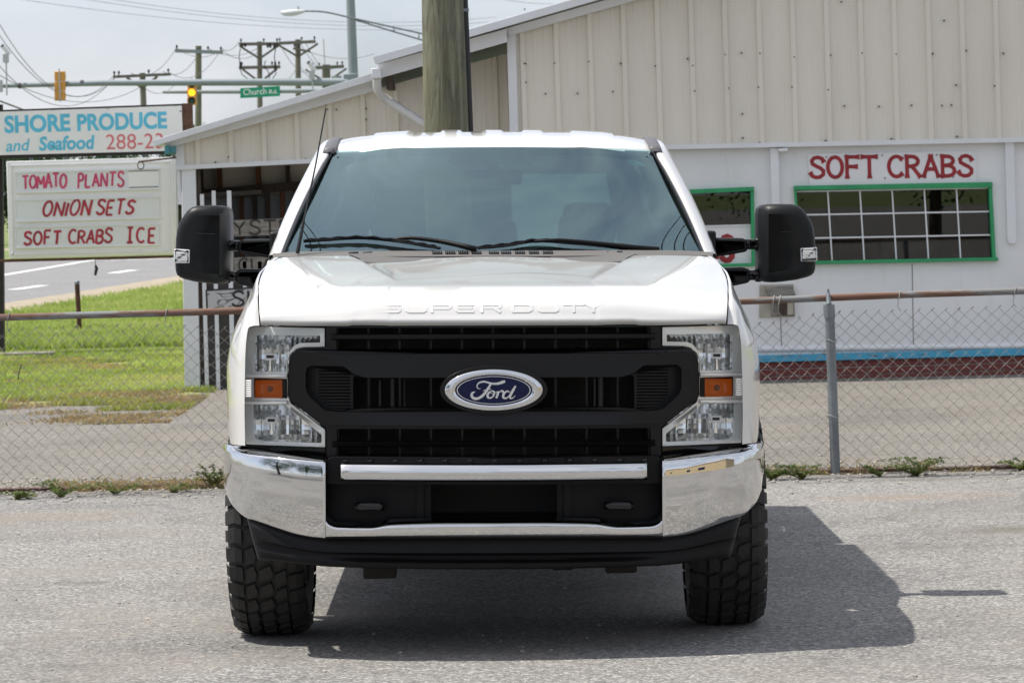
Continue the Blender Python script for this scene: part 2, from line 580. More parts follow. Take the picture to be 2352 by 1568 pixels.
class MB:
    def __init__(s):
        s.v = []
        s.f = []

    def add(s, vs_, fs):
        n = len(s.v)
        s.v += [tuple(a) for a in vs_]
        s.f += [tuple(i + n for i in q) for q in fs]
        return s

    def box(s, x0, x1, y0, y1, z0, z1):
        v = [(x, y, z) for z in (z0, z1) for y in (y0, y1) for x in (x0, x1)]
        return s.add(v, [(0, 2, 3, 1), (4, 5, 7, 6), (0, 1, 5, 4), (2, 6, 7, 3), (0, 4, 6, 2), (1, 3, 7, 5)])

    def hexa(s, a, b):
        """a, b: two quads (front, back) of 4 points each"""
        v = list(a) + list(b)
        return s.add(v, [(0, 1, 2, 3), (7, 6, 5, 4), (0, 4, 5, 1), (1, 5, 6, 2), (2, 6, 7, 3), (3, 7, 4, 0)])

    def tube(s, pts, r, n=8, caps=True):
        pts = [Vector(p) for p in pts]
        rs = r if isinstance(r, (list, tuple)) else [r] * len(pts)
        rings = []
        prev = None
        for i, p in enumerate(pts):
            d = (pts[min(i + 1, len(pts) - 1)] - pts[max(i - 1, 0)]).normalized()
            if prev is None:
                a = d.orthogonal().normalized()
            else:
                a = (prev - d * prev.dot(d))
                a = a.normalized() if a.length > 1e-6 else d.orthogonal().normalized()
            prev = a
            b2 = d.cross(a)
            rings.append([p + (a * math.cos(t) + b2 * math.sin(t)) * rs[i] for t in [2 * math.pi * k / n for k in range(n)]])
        base = len(s.v)
        for rg in rings:
            s.v += [tuple(q) for q in rg]
        for i in range(len(rings) - 1):
            for k in range(n):
                a0 = base + i * n + k
                a1 = base + i * n + (k + 1) % n
                s.f.append((a0, a1, a1 + n, a0 + n))
        if caps:
            s.f.append(tuple(base + k for k in reversed(range(n))))
            e = base + (len(rings) - 1) * n
            s.f.append(tuple(e + k for k in range(n)))
        return s

    def lathe(s, prof, n=24, axis='z', center=(0, 0, 0)):
        base = len(s.v)
        cx, cy, cz = center
        for (r, h) in prof:
            for k in range(n):
                t = 2 * math.pi * k / n
                a, b2 = r * math.cos(t), r * math.sin(t)
                s.v.append({'z': (cx + a, cy + b2, cz + h), 'x': (cx + h, cy + a, cz + b2), 'y': (cx + a, cy + h, cz + b2)}[axis])
        for i in range(len(prof) - 1):
            for k in range(n):
                a0 = base + i * n + k
                a1 = base + i * n + (k + 1) % n
                s.f.append((a0, a1, a1 + n, a0 + n))
        return s

    def build(s, name, mat, parent=None, **kw):
        o = ob(name, s.v, s.f, mat, parent, **kw)
        return fix_normals(o)


def grid_faces(nr, nc):
    return [(i * nc + j, i * nc + j + 1, (i + 1) * nc + j + 1, (i + 1) * nc + j) for i in range(nr - 1) for j in range(nc - 1)]


def pchip(ys, n):
    """monotone cubic through ys (k, d) at integer knots, resampled with n steps per span"""
    ys = np.asarray(ys, float)
    k = len(ys)
    d = np.diff(ys, axis=0)
    mm = np.zeros_like(ys)
    for i in range(1, k - 1):
        a, b2 = d[i - 1], d[i]
        ok = a * b2 > 0
        mm[i] = np.where(ok, 2 * a * b2 / np.where(ok, a + b2, 1), 0)
    mm[0] = d[0]
    mm[-1] = d[-1]
    out = []
    for i in range(k - 1):
        for j in range(n):
            t = j / n
            h00 = 2 * t ** 3 - 3 * t * t + 1
            h10 = t ** 3 - 2 * t * t + t
            h01 = -2 * t ** 3 + 3 * t * t
            h11 = t ** 3 - t * t
            out.append(h00 * ys[i] + h10 * mm[i] + h01 * ys[i + 1] + h11 * mm[i + 1])
    out.append(ys[-1])
    return np.array(out)


def dense(rows, nu=4, nv=4):
    rows = np.asarray(rows, float)          # (r, c, 3)
    a = pchip(rows, nv)                      # along rows
    b2 = pchip(np.swapaxes(a, 0, 1), nu)
    return np.swapaxes(b2, 0, 1)


def gridmesh(name, rows, mat, parent=None, smooth=40, solid=0.0, **kw):
    rows = np.asarray(rows, float)
    nr, nc = rows.shape[:2]
    o = ob(name, rows.reshape(-1, 3), grid_faces(nr, nc), mat, parent, smooth=smooth, **kw)
    if solid:
        md = o.modifiers.new('solid', 'SOLIDIFY')
        md.thickness = solid
        md.offset = 0
    return o


def catmull(pts, n=6, closed=False):
    p = [Vector(q) for q in pts]
    k = len(p)
    out = []
    rngk = range(k) if closed else range(k - 1)
    for i in rngk:
        p1, p2 = p[i], p[(i + 1) % k]
        p0_ = p[(i - 1) % k] if (closed or i > 0) else p1 * 2 - p2
        p3 = p[(i + 2) % k] if (closed or i + 2 < k) else p2 * 2 - p1
        for j in range(n):
            t = j / n
            out.append(0.5 * ((2 * p1) + (p2 - p0_) * t + (2 * p0_ - 5 * p1 + 4 * p2 - p3) * t * t + (3 * p1 - p0_ - 3 * p2 + p3) * t ** 3))
    if not closed:
        out.append(p[-1])
    return out


def round_poly(pts, r, n=4):
    """round the corners of a closed 2D polygon"""
    out = []
    k = len(pts)
    for i in range(k):
        p = Vector(pts[i])
        a = Vector(pts[i - 1]) - p
        b2 = Vector(pts[(i + 1) % k]) - p
        la, lb = a.length, b2.length
        rr = min(r, la * 0.45, lb * 0.45)
        if rr < 1e-6:
            out.append(p)
            continue
        p0_ = p + a / la * rr
        p1 = p + b2 / lb * rr
        for j in range(n + 1):
            t = j / n
            out.append(p0_ * (1 - t) ** 2 + p * 2 * t * (1 - t) + p1 * t * t)
    return [(q[0], q[1]) for q in out]


def plate(name, loops, y0, y1, mat, parent=None, yfun=None, bevel=0.0, xf=None, smooth=None):
    """loops: closed 2D (x,z) polygons, first outer, others holes; prism between y0 (front) and y1 (back)"""
    bm = bmesh.new()
    yf = yfun or (lambda x, z: 0.0)
    edges = []
    allv = []
    for lp in loops:
        vv = [bm.verts.new((x, y0 + yf(x, z), z)) for x, z in lp]
        allv.append(vv)
        for i in range(len(vv)):
            edges.append(bm.edges.new((vv[i], vv[(i + 1) % len(vv)])))
    res = bmesh.ops.triangle_fill(bm, use_beauty=True, use_dissolve=False, edges=edges, normal=(0, -1, 0))
    front = [g for g in res['geom'] if isinstance(g, bmesh.types.BMFace)]
    back = {}
    for lp, vv in zip(loops, allv):
        for (x, z), v in zip(lp, vv):
            back[v] = bm.verts.new((x, y1 + yf(x, z), z))
    for fc in front:
        bm.faces.new([back[v] for v in reversed(fc.verts)])
    for vv in allv:
        for i in range(len(vv)):
            a, b2 = vv[i], vv[(i + 1) % len(vv)]
            bm.faces.new((a, b2, back[b2], back[a]))
    bmesh.ops.recalc_face_normals(bm, faces=bm.faces)
    if xf:
        for v in bm.verts:
            v.co = xf(v.co)
    me = bpy.data.meshes.new(name)
    bm.to_mesh(me)
    bm.free()
    me.materials.append(MATS[mat])
    o = bpy.data.objects.new(name, me)
    col.objects.link(o)
    if parent is not None:
        o.parent = parent
    if bevel:
        md = o.modifiers.new('bevel', 'BEVEL')
        md.width = bevel
        md.segments = 3
        md.limit_method = 'ANGLE'
        md.angle_limit = R(40)
        me.polygons.foreach_set('use_smooth', [True] * len(me.polygons))
        me.set_sharp_from_angle(angle=R(60))
    if smooth:
        me.polygons.foreach_set('use_smooth', [True] * len(me.polygons))
        me.set_sharp_from_angle(angle=R(smooth))
    return o


def inset_loop(lp, d):
    """offset a closed polygon inwards by d (signed area independent)"""
    n = len(lp)
    area = sum(lp[i][0] * lp[(i + 1) % n][1] - lp[(i + 1) % n][0] * lp[i][1] for i in range(n))
    sgn = 1 if area > 0 else -1
    out = []
    for i in range(n):
        p = Vector(lp[i])
        a = (p - Vector(lp[i - 1]))
        b2 = (Vector(lp[(i + 1) % n]) - p)
        if a.length < 1e-9:
            a = b2
        if b2.length < 1e-9:
            b2 = a
        na = Vector((-a.y, a.x)).normalized() * sgn
        nb = Vector((-b2.y, b2.x)).normalized() * sgn
        m_ = na + nb
        if m_.length < 1e-6:
            m_ = na
        m_.normalize()
        k = d / max(0.5, m_.dot(na))
        out.append((p.x + m_.x * k, p.y + m_.y * k))
    return out


def puff(name, lp, yf, yb, rf, rb, mat, parent=None, n=5, xf=None, shift=None):
    """rounded slab: outline lp (x,z), front at yf rounded by rf, back at yb rounded by rb"""
    prof = []
    for j in range(n + 1):
        t = math.pi / 2 * j / n
        prof.append((rf * (1 - math.sin(t)), yf + rf * (1 - math.cos(t))))
    for j in range(n + 1):
        t = math.pi / 2 * j / n
        prof.append((rb * (1 - math.cos(t)), yb - rb * (1 - math.sin(t))))
    v, fcs = [], []
    k = len(lp)
    for (ins, y) in prof:
        q = inset_loop(lp, ins) if ins > 1e-6 else lp
        for (x, z) in q:
            p = Vector((x, y, z))
            if shift:
                p = shift(p)
            v.append(xf(p) if xf else p)
    for i in range(len(prof) - 1):
        for j in range(k):
            fcs.append((i * k + j, i * k + (j + 1) % k, (i + 1) * k + (j + 1) % k, (i + 1) * k + j))
    fcs.append(tuple(range(k)))
    fcs.append(tuple((len(prof) - 1) * k + j for j in reversed(range(k))))
    o = ob(name, v, fcs, mat, parent, smooth=50)
    return fix_normals(o)


# ---- lettering
def arc(cx, cy, rx, ry, a0, a1, n=10):
    return [(cx + rx * math.cos(R(a0 + (a1 - a0) * i / n)), cy + ry * math.sin(R(a0 + (a1 - a0) * i / n))) for i in range(n + 1)]


S_CURVE = [(.56, .80), (.50, .93), (.33, 1.0), (.16, .96), (.06, .83), (.09, .67), (.25, .56), (.42, .46), (.55, .33), (.54, .15), (.40, .02), (.22, 0), (.07, .07), (0, .2)]
GL = {
    'T': (.62, [[(0, 1), (.62, 1)], [(.31, 1), (.31, 0)]]),
    'O': (.64, [arc(.32, .5, .31, .5, 100, 460, 20)]),
    'M': (.72, [[(0, 0), (.06, 1)], [(.06, 1), (.36, .32)], [(.36, .32), (.66, 1)], [(.66, 1), (.72, 0)]]),
    'A': (.62, [[(0, 0), (.31, 1)], [(.31, 1), (.62, 0)], [(.13, .36), (.50, .36)]]),
    'P': (.5, [[(.02, 0), (.02, 1)], [(.02, .98)] + arc(.22, .75, .27, .24, 90, -90, 8) + [(.02, .5)]]),
    'L': (.48, [[(.02, 1), (.02, 0)], [(.02, 0), (.48, 0)]]),
    'N': (.6, [[(0, 0), (.02, 1)], [(.02, 1), (.58, 0)], [(.58, 0), (.6, 1)]]),
    'S': (.56, [S_CURVE]),
    'I': (.1, [[(.05, 1), (.05, 0)]]),
    'J': (.44, [[(.22, 1), (.22, 0)], [(0, 1), (.44, 1)], [(0, 0), (.44, 0)]]),
    'E': (.5, [[(.02, 1), (.02, 0)], [(.02, 1), (.5, 1)], [(.02, .5), (.42, .5)], [(.02, 0), (.5, 0)]]),
    'F': (.5, [[(.02, 1), (.02, 0)], [(.02, 1), (.5, 1)], [(.02, .52), (.42, .52)]]),
    'C': (.6, [arc(.34, .5, .33, .5, 48, 312, 16)]),
    'R': (.56, [[(.02, 0), (.02, 1)], [(.02, .98)] + arc(.22, .75, .28, .24, 90, -90, 8) + [(.02, .5)], [(.24, .5), (.56, 0)]]),
    'B': (.54, [[(.02, 0), (.02, 1)], [(.02, .98)] + arc(.22, .76, .26, .22, 90, -90, 8) + [(.02, .53)], [(.02, .53)] + arc(.24, .265, .29, .255, 90, -90, 8) + [(.02, .01)]]),
    'Y': (.6, [[(0, 1), (.3, .5)], [(.6, 1), (.3, .5)], [(.3, .5), (.3, 0)]]),
    'H': (.6, [[(.02, 0), (.02, 1)], [(.58, 0), (.58, 1)], [(.02, .5), (.58, .5)]]),
}


def ribbon(pts, w, depth, off=0.0, taper=0.0):
    """flat ribbon with thickness: returns verts (x,y,z) local, faces; front at y=-depth-off"""
    P = [Vector(p) for p in pts]
    n = len(P)
    v, fcs = [], []
    for i, p in enumerate(P):
        a = (p - P[i - 1]).normalized() if i > 0 else (P[1] - p).normalized()
        b2 = (P[i + 1] - p).normalized() if i < n - 1 else a
        d = (a + b2)
        d = d.normalized() if d.length > 1e-6 else a
        nn = Vector((-d.y, d.x))
        k = 1.0 / max(0.6, nn.dot(Vector((-a.y, a.x))))
        ww = w * (1 - taper * abs(2 * i / (n - 1) - 1)) if taper else w
        for sg in (1, -1):
            q = p + nn * (ww * 0.5 * k * sg)
            v.append((q.x, -depth - off, q.y))
            v.append((q.x, 0, q.y))
    for i in range(n - 1):
        b0 = 4 * i
        fcs += [(b0, b0 + 2, b0 + 6, b0 + 4), (b0, b0 + 4, b0 + 5, b0 + 1), (b0 + 2, b0 + 3, b0 + 7, b0 + 6)]
    fcs += [(0, 1, 3, 2), (4 * (n - 1), 4 * (n - 1) + 2, 4 * (n - 1) + 3, 4 * (n - 1) + 1)]
    return v, fcs


def stroke_text(text, x0, x1, z0, z1, w, depth=0.002, jitter=0.0, slant=0.0, flare=0.0, gap=0.22, space=0.45, r=None):
    """hand painted text fitted in the box (x0..x1, z0..z1): returns MB in local x,z with front towards -y"""
    r = r or random.Random(text)
    total = sum((GL[c][0] + gap) if c != ' ' else space for c in text) - gap
    sx = (x1 - x0) / total
    sz = z1 - z0
    mb = MB()
    x = 0
    k = 0
    for c in text:
        if c == ' ':
            x += space
            continue
        gw, strokes = GL[c]
        js = 1 + r.uniform(-jitter, jitter)
        jz = r.uniform(-jitter, jitter) * 0.5
        jl = r.uniform(-jitter, jitter) * 0.5
        for st in strokes:
            pts = [(x0 + (x + px_ + (pz - .5) * (slant + jl)) * sx, z0 + (pz * js + jz) * sz) for px_, pz in st]
            if len(pts) == 2 and jitter:
                mx_ = ((pts[0][0] + pts[1][0]) / 2 + r.uniform(-1, 1) * jitter * sx * .2, (pts[0][1] + pts[1][1]) / 2)
                pts = [pts[0], mx_, pts[1]]
            k += 1
            vv, ff = ribbon(pts, w * (1 + r.uniform(-jitter, jitter)), depth, 0.0004 * (k % 5))
            mb.add(vv, ff)
            if flare:
                for (a, b2) in ((pts[0], pts[1]), (pts[-1], pts[-2])):
                    if c in 'O':
                        continue
                    d = (Vector(b2) - Vector(a)).normalized()
                    nn = Vector((-d.y, d.x))
                    k += 1
                    a_ = Vector(a) - d * w * 0.42
                    vv = []
                    q = [a_ + nn * flare, a_ - nn * flare, Vector(a) + d * w * 0.75 - nn * w * .5, Vector(a) + d * w * 0.75 + nn * w * .5]
                    o_ = 0.0004 * (k % 5) + 0.0021
                    vv = [(p.x, -depth - o_, p.y) for p in q] + [(p.x, 0, p.y) for p in q]
                    mb.add(vv, [(0, 1, 2, 3), (0, 4, 5, 1), (1, 5, 6, 2), (2, 6, 7, 3), (3, 7, 4, 0)])
        x += gw + gap
    return mb


def font_mesh(text, x0, x1, z0, z1, depth=0.002, bold=0.0, shear=0.0):
    cu = bpy.data.curves.new('lettering_source', 'FONT')
    cu.body = text
    cu.extrude = 0.01
    cu.offset = bold
    cu.shear = shear
    cu.resolution_u = 4
    o = bpy.data.objects.new('lettering_source', cu)
    col.objects.link(o)
    dg = bpy.context.evaluated_depsgraph_get()
    me = bpy.data.meshes.new_from_object(o.evaluated_get(dg))
    vv = np.array([v.co[:] for v in me.vertices])
    ff = [tuple(p.vertices) for p in me.polygons]
    bpy.data.objects.remove(o)
    bpy.data.curves.remove(cu)
    bpy.data.meshes.remove(me)
    lo, hi = vv.min(0), vv.max(0)
    X = x0 + (vv[:, 0] - lo[0]) / (hi[0] - lo[0]) * (x1 - x0)
    Z = z0 + (vv[:, 1] - lo[1]) / (hi[1] - lo[1]) * (z1 - z0)
    Y = -(vv[:, 2] - lo[2]) / (hi[2] - lo[2]) * depth
    mb = MB()
    mb.add(np.stack([X, Y, Z], 1), ff)
    return mb

# ================================================================== SETTING


def sheet(name, pts, z, mat, kind='structure', sub=0):
    o = ob(name, [(p[0], p[1], z) for p in pts], [tuple(range(len(pts)))], mat)
    if o.data.polygons[0].normal.z < 0:
        o.data.flip_normals()
    tag(o, kind=kind)
    return o


FY = 22.0                                  # fence line
tag(sheet('ground', [(-1500, -1500), (1500, -1500), (1500, 2500), (-1500, 2500)], 0.0, 'soil_field'), 'flat grassy ground reaching to the horizon', 'ground')
tag(sheet('parking_lot', [(-140, -260), (140, -260), (140, FY - 0.25), (-140, FY - 0.25)], 0.004, 'near_asphalt'), 'coarse grey asphalt parking lot in front of the fence', 'pavement')
tag(sheet('back_lot', [(-40, FY - 0.25), (60, FY - 0.25), (60, 48), (-2.6, 48), (-2.9, 31.6), (-6, 31.2), (-40, 31.0)], 0.004, 'far_asphalt'), 'tan worn asphalt lot between fence and building', 'pavement')
N1, N2 = ground(0, 714), ground(415, 645)
dn = (N2 - N1)
NA, NB = N1 - dn * 1.2, N1 + dn * 2.5
F1 = ground(0, 603)
sheet('road', [(NA.x, NA.y), (NB.x, NB.y), (60, NB.y), (60, F1.y + 10), (-80, F1.y - 2), (-80, NA.y)], 0.004, 'road_asphalt')
tag(bpy.data.objects['road'], 'wide grey road crossing behind the lawn', 'road')
nrm = Vector((-dn.y, dn.x, 0)).normalized()      # towards the road


def along(a, b, w0, w1, z0, z1, name, mat, n=24, wob=0.0):
    mb = MB()
    rows = []
    for i in range(n + 1):
        p = a.lerp(b, i / n)
        j0 = random.uniform(-wob, wob)
        j1 = random.uniform(-wob, wob) * .2
        rows.append([(p.x + nrm.x * (w0 + j0), p.y + nrm.y * (w0 + j0), 0.0), (p.x + nrm.x * (w0 + j0 + .03), p.y + nrm.y * (w0 + j0 + .03), z0), (p.x + nrm.x * (w1 + j1), p.y + nrm.y * (w1 + j1), z1), (p.x + nrm.x * (w1 + j1), p.y + nrm.y * (w1 + j1), 0.0)])
    o = gridmesh(name, rows, mat, None, smooth=None)
    if o.data.polygons[1].normal.z < 0:
        o.data.flip_normals()
    return o


tag(along(NA, NB, -0.9, 0.06, 0.05, 0.11, 'kerb', 'kerb_concrete', 60, 0.25), 'low sandy concrete kerb along the road edge', 'kerb', kind='structure')
# road markings


def marking(u0, v0, u1, v1, w, name='road_marking'):
    a, b2 = ground(u0, v0, 0.008), ground(u1, v1, 0.008)
    d = (b2 - a).normalized()
    n = Vector((-d.y, d.x, 0)) * w / 2
    o = ob(name, [a - n, b2 - n, b2 + n, a + n], [(0, 1, 2, 3)], 'line_paint')
    tag(o, kind='structure')
    return o


marking(30, 665, 100, 655, 0.28)
marking(258, 627, 307, 620, 0.34)
marking(-260, 676, 215, 597, 0.26)
marking(228, 599, 420, 592, 0.35)
far_v = sheet('far_verge', [(-200, F1.y - 2), (60, F1.y + 10), (60, 420), (-200, 420)], 0.012, 'far_grass')
sheet('far_pavement', [(-200, F1.y + 22), (60, F1.y + 34), (60, F1.y + 40), (-200, F1.y + 28)], 0.02, 'kerb_concrete')
lawn = sheet('lawn_soil', [(-40, 31.0), (-6, 31.2), (-2.9, 31.6), (-2.6, 48), (NB.x, NB.y), (NA.x, NA.y), (-40, 34)], 0.005, 'lawn_base')


def blades(name, pos, h, w, mat, bend=0.5):
    """pos (n,2): flat tapered blades, 2 triangles each"""
    n = len(pos)
    a = rng.uniform(0, 2 * np.pi, n)
    hh = h * rng.uniform(0.45, 1.25, n)
    ww = w * rng.uniform(0.6, 1.3, n)
    dx, dy = np.cos(a), np.sin(a)
    lean = rng.uniform(-bend, bend, (n, 2)) * hh[:, None]
    z0 = np.zeros(n) + 0.004
    V = np.empty((n, 4, 3))
    V[:, 0] = np.stack([pos[:, 0] - dx * ww / 2, pos[:, 1] - dy * ww / 2, z0], 1)
    V[:, 1] = np.stack([pos[:, 0] + dx * ww / 2, pos[:, 1] + dy * ww / 2, z0], 1)
    V[:, 2] = np.stack([pos[:, 0] + dx * ww * .35 + lean[:, 0] * .35, pos[:, 1] + dy * ww * .35 + lean[:, 1] * .35, hh * .6], 1)
    V[:, 3] = np.stack([pos[:, 0] + lean[:, 0], pos[:, 1] + lean[:, 1], hh], 1)
    me = bpy.data.meshes.new(name)
    me.vertices.add(n * 4)
    me.vertices.foreach_set('co', V.reshape(-1))
    base = np.arange(n)[:, None] * 4
    tri = np.concatenate([base + np.array([[0, 1, 2]]), base + np.array([[0, 2, 3]])], 1).reshape(-1)
    me.loops.add(len(tri))
    me.loops.foreach_set('vertex_index', tri.astype(np.int32))
    me.polygons.add(2 * n)
    me.polygons.foreach_set('loop_start', np.arange(0, 6 * n, 3, dtype=np.int32))
    me.polygons.foreach_set('loop_total', np.full(2 * n, 3, dtype=np.int32))
    me.update()
    me.materials.append(MATS[mat])
    o = bpy.data.objects.new(name, me)
    col.objects.link(o)
    tag(o, kind='stuff')
    return o


def lawn_points(n, y0, y1, pw=1.0):
    Y = y0 + (y1 - y0) * rng.random(n) ** pw
    X = -Y * (0.083 + rng.random(n) * 0.075)
    keep = (X < -2.75) | (Y > 46)
    kx = (X - N1.x) * nrm.x + (Y - N1.y) * nrm.y
    keep &= kx < -0.9
    return np.stack([X, Y], 1)[keep]


def lawn_wide(n, y0, y1):
    Y = rng.uniform(y0, y1, n)
    X = rng.uniform(-24, -4.5, n)
    kx = (X - N1.x) * nrm.x + (Y - N1.y) * nrm.y
    return np.stack([X, Y], 1)[(kx < -0.9) & (X < -Y * .14)]


def patch(p, s, ox=0.0):
    return np.sin(p[:, 0] * s + 1.3 + ox) * np.sin(p[:, 1] * s * .55 + .4 + ox) + .6 * np.sin(p[:, 0] * s * 2.3 + p[:, 1] * s * 1.1 + ox) + .35 * np.sin(p[:, 1] * s * 3.1 - p[:, 0] * s * 1.7)


p = lawn_points(75000, 43, 84, 1.4)
tag(blades('tall_grass', p, 0.15, 0.022, 'grass_lush', 0.6), 'lush green grass on the bank beside the road', 'grass')
p = lawn_points(70000, 32.5, 44.5)
p = p[patch(p, 1.1) > -0.45]
tag(blades('short_grass', p, 0.055, 0.018, 'grass_lush', 0.8), 'short mown grass behind the fence', 'grass')
p = lawn_points(90000, 30.4, 41)
p = p[patch(p, 1.4, 2.0) > -0.55]
tag(blades('dry_grass', p, 0.045, 0.016, 'grass_dry', 0.9), 'yellowing patchy grass at the edge of the lot', 'grass')
p = lawn_points(40000, 28.6, 33.5)
p = p[patch(p, 1.7, 4.0) > 0.2 + rng.normal(0, .35, len(p))]
tag(blades('brown_grass', p, 0.03, 0.02, 'grass_brown', 1.2), 'dead brown grass creeping over the worn asphalt', 'grass')
p = lawn_wide(60000, 31.5, 80)
tag(blades('outer_lawn', p, 0.11, 0.03, 'grass_lush', 0.7), 'grass of the lawn running on past the produce sign', 'grass')
# dried weeds and gravel along the foot of the fence
n = 9000
X = np.concatenate([rng.uniform(-4.4, -1.0, n), rng.uniform(0.9, 4.2, 2600)])
Y = FY + 0.12 + np.abs(rng.normal(0, 0.30, len(X))) - 0.22
pp = np.stack([X, Y], 1)
pp = pp[patch(pp, 3.1, 1.0) > -0.2]
tag(blades('dead_grass_strip', pp, 0.035, 0.012, 'grass_brown', 1.4), 'dried straw coloured grass along the fence foot', 'grass')


def pebbles(name, n, gen, smin, smax, mat, label):
    ico = bmesh.new()
    bmesh.ops.create_icosphere(ico, subdivisions=1, radius=1.0)
    bv = np.array([v.co[:] for v in ico.verts])
    bf = np.array([[v.index for v in fc.verts] for fc in ico.faces])
    ico.free()
    P = gen(n)
    s = rng.uniform(smin, smax, n)
    V = bv[None] * s[:, None, None] * rng.uniform(.6, 1.3, (n, 1, 3)) * np.array([1, 1, .6]) + np.concatenate([P, (s * .2)[:, None] + .004], 1)[:, None, :]
    Fc = bf[None] + (np.arange(n) * len(bv))[:, None, None]
    o = ob(name, V.reshape(-1, 3), [tuple(int(i) for i in q) for q in Fc.reshape(-1, 3)], mat, smooth=None)
    tag(o, label, 'gravel', kind='stuff')


simple('stone_grey', (0.33, 0.31, 0.28), 0.9, var=0.5, vscale=30)


def gen_fence(n):
    return np.stack([np.concatenate([rng.uniform(-4.5, -1.0, n - n // 3), rng.uniform(0.8, 4.3, n // 3)]), FY + rng.normal(0.1, 0.45, n)], 1)


pebbles('fence_gravel', 2200, gen_fence, 0.006, 0.018, 'stone_grey', 'loose grey gravel scattered along the fence foot')


def gen_lot(n):
    return np.stack([rng.uniform(-3.2, 3.6, n), rng.uniform(12.6, 21.5, n)], 1)


pebbles('lot_grit', 900, gen_lot, 0.003, 0.009, 'stone_grey', 'small stones strewn over the parking lot')

# weeds at the fence foot (each plant a thing)


def weed(u, v, size, tall, label, nst=16):
    g = ground(u, v)
    r = random.Random(label)
    root = empty('weed', (g.x, g.y, 0.004))
    tag(root, label, 'weed', 'weeds along the fence')
    st = MB()
    lf = MB()
    for i in range(nst):
        a = r.uniform(0, 2 * math.pi)
        L = size * .85 * r.uniform(.5, 1.1)
        hh = tall * .8 * r.uniform(.35, 1.1)
        pts = [(0, 0, 0)]
        for k in range(1, 7):
            t = k / 6
            pts.append((math.cos(a + t * .5) * L * t, math.sin(a + t * .5) * L * t * .55, hh * math.sin(t * 1.9) * .95 + .003))
        st.tube(pts, [0.003 * (1 - .7 * k / 6) for k in range(7)], 4)
        for k in range(1, 7):
            for q in range(5):
                b2 = Vector(pts[k]).lerp(Vector(pts[k - 1]), r.random())
                aa = r.uniform(0, 2 * math.pi)
                ll = r.uniform(.010, .028)
                d = Vector((math.cos(aa), math.sin(aa), r.uniform(-.1, .8))) * ll
                w = d.cross(Vector((r.uniform(-1, 1), r.uniform(-1, 1), 1))).normalized() * ll * .24
                lf.add([b2, b2 + d * .5 + w, b2 + d, b2 + d * .5 - w], [(0, 1, 2, 3)])
    ob('stems', st.v, st.f, 'grass_dry', root)
    tag(ob('leaves', lf.v, lf.f, 'weed_green', root), kind='stuff')


weed(492, 1122, .20, .17, 'bushy upright weed at the fence foot by the bumper end facing the lawn', 22)
weed(395, 1132, .22, .05, 'low straggling weed second from the bushy one by the bumper', 8)
weed(262, 1136, .24, .08, 'flat green weed along the fence run that borders the lawn', 9)
weed(140, 1143, .28, .11, 'leafy dark weed below the rusty upright pipe', 14)
weed(40, 1148, .16, .05, 'small pale weed under the sign post')
weed(1775, 1104, .16, .11, 'yellow-green weed beside the tyre on the building side', 20)
weed(1842, 1102, .20, .10, 'spindly weed just before the fence post')
weed(2105, 1094, .30, .14, 'wide leafy weed growing between fence post and next clump', 26)
weed(2020, 1096, .12, .07, 'thin sprig just past the fence post', 8)
weed(2345, 1082, .22, .10, 'reddish-stemmed weed at the far end of the fence', 18)

# ================================================================== FENCE
fence = empty('chain_link_fence', (0, FY, 0))
tag(fence, 'chain link fence with rusty top rail and grey posts behind the truck', 'fence')
x0f, x1f = -9.0, 9.0


def fence_top(x):
    return 1.0 - 0.05 * max(0, min(1, (x + 2.4) / 1.3)) * (1 if x < -0.5 else 0) + 0.012 * math.sin(x * 2.1) - (0.07 if 1.1 < x < 1.9 else 0) * math.sin((x - 1.1) / .8 * math.pi)


wires = MB()
pitch, hw = 0.041, 0.0205
nrow = 13
dz = 0.98 / nrow / 1.0
k = 0
x = x0f
rr = random.Random(3)


def bar(mb, a, b2, t):
    a, b2 = Vector(a), Vector(b2)
    d = (b2 - a).normalized()
    s1 = d.cross(Vector((0, 1, 0))).normalized() * t
    s2 = Vector((0, t, 0))
    mb.add([a + s1, a + s2, a - s1, a - s2, b2 + s1, b2 + s2, b2 - s1, b2 - s2], [(0, 1, 5, 4), (1, 2, 6, 5), (2, 3, 7, 6), (3, 0, 4, 7)])


while x < x1f:
    # each strand zigzags between x-hw and x+hw and hooks its neighbours
    zt = fence_top(x)
    pts = []
    for i in range(nrow * 2 + 1):
        z = zt * (1 - i / (nrow * 2))
        side = 1 if (i + k) % 2 == 0 else -1
        pts.append((x + side * hw * 1.0 + rr.uniform(-.003, .003) + 0.03 * math.sin(z * 2 + x) * .3, 0.006 * side * (1 if k % 2 else -1), max(.02, z) + rr.uniform(-.003, .003)))
    for a, b2 in zip(pts[:-1], pts[1:]):
        bar(wires, a, b2, 0.0015)
    # twisted knuckle on top
    a = pts[0]
    bar(wires, a, (a[0] + .014, a[1], a[2] + .012), 0.0024)
    x += pitch
    k += 1
tag(ob('mesh_wire', wires.v, wires.f, 'fence_wire', fence), kind='stuff')
# top rail from pixel heights (sags and kinks a little)
railpts = []
for (u, v) in ((-2200, 780), (-150, 736), (0, 729), (180, 724), (380, 719), (560, 713), (900, 705), (1300, 698), (1700, 692), (1902, 684), (2100, 676), (2352, 668), (2500, 664), (4500, 600)):
    q = at(u, v, FY)
    railpts.append((q.x, 0.0, q.z))
rl = MB()
rl.tube(railpts, 0.0215, 10)
rl.build('top_rail', 'rusty_rail', fence, smooth=60)


def zrail(x):
    for a, b2 in zip(railpts[:-1], railpts[1:]):
        if a[0] <= x <= b2[0]:
            return a[2] + (b2[2] - a[2]) * (x - a[0]) / (b2[0] - a[0])
    return 1.08


